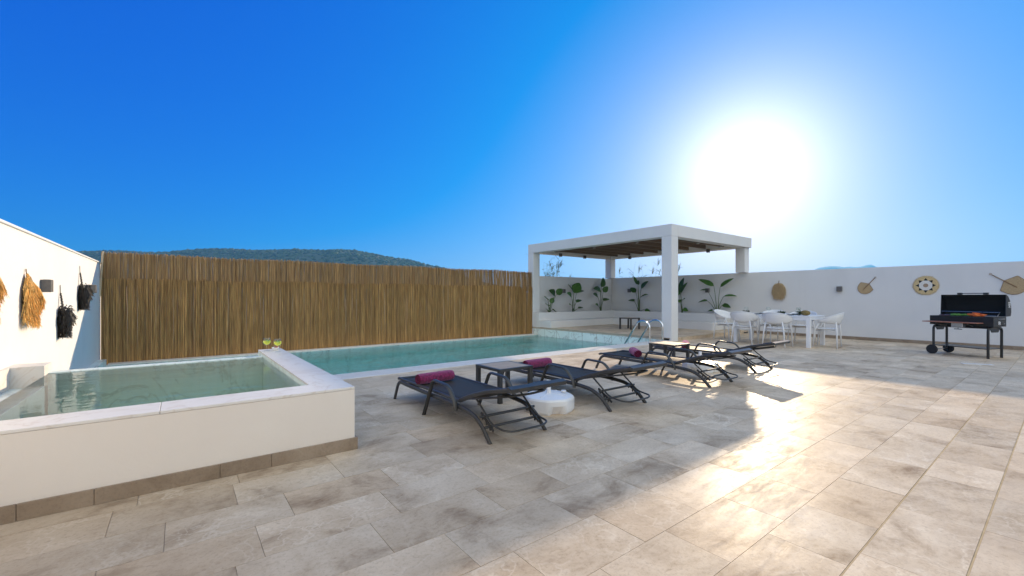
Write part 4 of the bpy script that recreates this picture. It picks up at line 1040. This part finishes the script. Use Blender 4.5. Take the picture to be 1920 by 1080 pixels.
def basket(loc, label, seed):
    sx_ = .055
    t = thing('hanging_basket', label, 'wall hanging', loc, R(-90), 'black shaggy baskets on the sunlit wall'); rr = random.Random(seed)
    m = MB(); m.lathe([(0, -.72), (.05, -.715), (.062, -.66), (.075, -.58), (.082, -.50), (.07, -.42), (.03, -.36)], 18, (sx_, .062, 0), sy=.55); m.build('basket_body', 'black_basket', t, smooth=True)
    m = MB()
    for k in range(900):
        a = rr.uniform(0, 6.28); z = min(-.33, rr.gauss(-.46, .065)); r0 = .075 if z < -.42 else .045; p = Vector((sx_ + r0 * math.cos(a), .062 + r0 * .5 * math.sin(a), z))
        side = max(0, -math.cos(a)) * .8 + .25
        d = Vector((math.cos(a), math.sin(a) * .5 + .05, rr.uniform(-.5, .5) + (z + .47) * 3)).normalized(); l = rr.uniform(.06, .12) * (side + .2) * (1.2 if z > -.5 else .6)
        m.tube([p, p + d * l * .6, p + d * l * .95 + Vector((0, 0, -.045))], [.005, .0045, .003], 3, caps=False, tone=(rr.random(),) * 3)
    for k in range(350):
        a = rr.uniform(0, 6.28); z = rr.uniform(-.70, -.56); p = Vector((sx_ + .066 * math.cos(a), .062 + .044 * math.sin(a), z)); d = Vector((math.cos(a) * .5, math.sin(a) * .5, -.6)).normalized()
        m.tube([p, p + d * .03, p + d * .05], [.003, .0025, .0008], 3, caps=False, tone=(rr.random(),) * 3)
    m.build('fibres', 'black_fibre', t)
    for sx in (-1, 1):
        m = MB(); pts = []
        for k in range(25):
            u = k / 24; pts.append((sx_ * u + sx * .045 * u + .004 * math.sin(k * 2.2), .014 + .045 * u + .004 * math.cos(k * 2.2), -.12 - .32 * u))
        m.tube(pts, [.008 if k % 2 else .012 for k in range(25)], 6); m.build('braided_strap', 'black_fibre', t, smooth=True)
    m = MB(); m.tube(arc([(-.006, .012, -.13), (-.008, .010, -.03), (0, .010, 0), (.008, .010, -.03), (.006, .012, -.13)], .01, 3), .0035, 5); m.build('loop', 'black_fibre', t); return t
basket((XL, 8.36, 1.36), 'lower, nearer black shaggy basket hanging from braided cords', 41)
basket((XL, 9.80, 1.70), 'higher, farther black shaggy basket hanging from braided cords', 42)

# ------------------------------------------------------------------ hills beyond
def at(px, depth, y=0, z=0):
    c, s = math.cos(R(YAW)), math.sin(R(YAW)); k = (px - 960) / 806.4; return (depth * (c + s * k), depth * (s - c * k))
def ridge(px, pts):
    for (a, ya), (b, yb_) in zip(pts[:-1], pts[1:]):
        if a <= px <= b: u = (px - a) / (b - a); u = u * u * (3 - 2 * u) * .5 + u * .5; return ya + (yb_ - ya) * u
    return pts[0][1] if px < pts[0][0] else pts[-1][1]
from mathutils import noise as mn
def hill(name, mat, pts, px0, px1, D, depth, nx, ny, rough, label):
    vs = []; fs = []
    for j in range(ny + 1):
        v = j / ny; d = D - depth * .5 + depth * v
        for i in range(nx + 1):
            px = px0 + (px1 - px0) * i / nx; x, y = at(px, d)
            h = (555.7 - ridge(px, pts)) / 806.4 * D + CAM_H; prof = math.sin(math.pi * v) ** .8 if 0 < v < 1 else 0
            h = h * prof + rough * mn.noise(Vector((x / 90, y / 90, 0))) * prof
            vs.append((x, y, -2.2 + (h + 2.2) * (prof > 0)))
    for j in range(ny):
        for i in range(nx): a = j * (nx + 1) + i; fs.append((a, a + 1, a + nx + 2, a + nx + 1))
    m = MB(); m._add(vs, fs); return struct(m.build(name, mat, smooth=True), label), vs
HP = [(-500, 480), (-100, 474), (140, 473), (300, 474), (430, 472), (560, 472), (650, 472), (700, 477), (750, 487), (815, 502), (900, 530), (1000, 552), (1100, 556)]
HD = 900
hl, hv = hill('hills', 'hill_ground', HP, -600, 1100, HD, 520, 170, 40, 6, 'wooded ridge behind the reed fence')
m = MB(); rr = random.Random(77); cnt = 0
ico = [(0, 0, 1), (.894, 0, .447), (.276, .851, .447), (-.724, .526, .447), (-.724, -.526, .447), (.276, -.851, .447), (.724, .526, -.3), (-.276, .851, -.3), (-.894, 0, -.3), (-.276, -.851, -.3), (.724, -.526, -.3)]
icf = [(0, 1, 2), (0, 2, 3), (0, 3, 4), (0, 4, 5), (0, 5, 1), (1, 6, 2), (2, 7, 3), (3, 8, 4), (4, 9, 5), (5, 10, 1), (2, 6, 7), (3, 7, 8), (4, 8, 9), (5, 9, 10), (1, 10, 6)]
nx = 170
for k in range(9000):
    i = rr.uniform(0, nx - 1); j = 6 + 15.5 * rr.random() ** .8; ii, jj = int(i), int(j); a = Vector(hv[jj * (nx + 1) + ii]); b = Vector(hv[jj * (nx + 1) + ii + 1]); c = Vector(hv[(jj + 1) * (nx + 1) + ii])
    p = a + (b - a) * (i - ii) + (c - a) * (j - jj)
    if p.z < 15: continue
    s = rr.uniform(1.8, 4.2) * (1.5 if rr.random() < .05 else 1); tn = (rr.random(),) * 3
    m._add([(p.x + q[0] * s * rr.uniform(.8, 1.2), p.y + q[1] * s, p.z + q[2] * s * rr.uniform(.6, .95)) for q in ico], icf, tn)
tag(m.build('woodland', 'wood_foliage'), 'dense scrub and low trees covering the ridge', 'woodland', kind='stuff')
MP = [(1440, 545), (1500, 520), (1535, 502), (1560, 499), (1585, 501), (1610, 500), (1632, 497), (1650, 503), (1720, 520), (1850, 545)]
hill('mountains', 'far_mountain', MP, 1440, 1850, 2800, 900, 80, 10, 8, 'faint blue mountain beyond the shaded wall')

# ------------------------------------------------------------------ air
hm_ = bpy.data.materials.new('haze_air'); hm_.use_nodes = True; hm_.node_tree.nodes.clear(); MATS['haze_air'] = hm_
pv = hm_.node_tree.nodes.new('ShaderNodeVolumePrincipled'); pv.inputs['Color'].default_value = (.12, .52, 1.0, 1); pv.inputs['Density'].default_value = .00026; pv.inputs['Anisotropy'].default_value = .3
ho = hm_.node_tree.nodes.new('ShaderNodeOutputMaterial'); hm_.node_tree.links.new(pv.outputs[0], ho.inputs['Volume'])
m = MB(); m.box(-6800, -6800, -3.4, 6800, 6800, 212); tag(m.build('haze', 'haze_air'), 'thin blue air haze over the far hills', 'haze', kind='stuff')
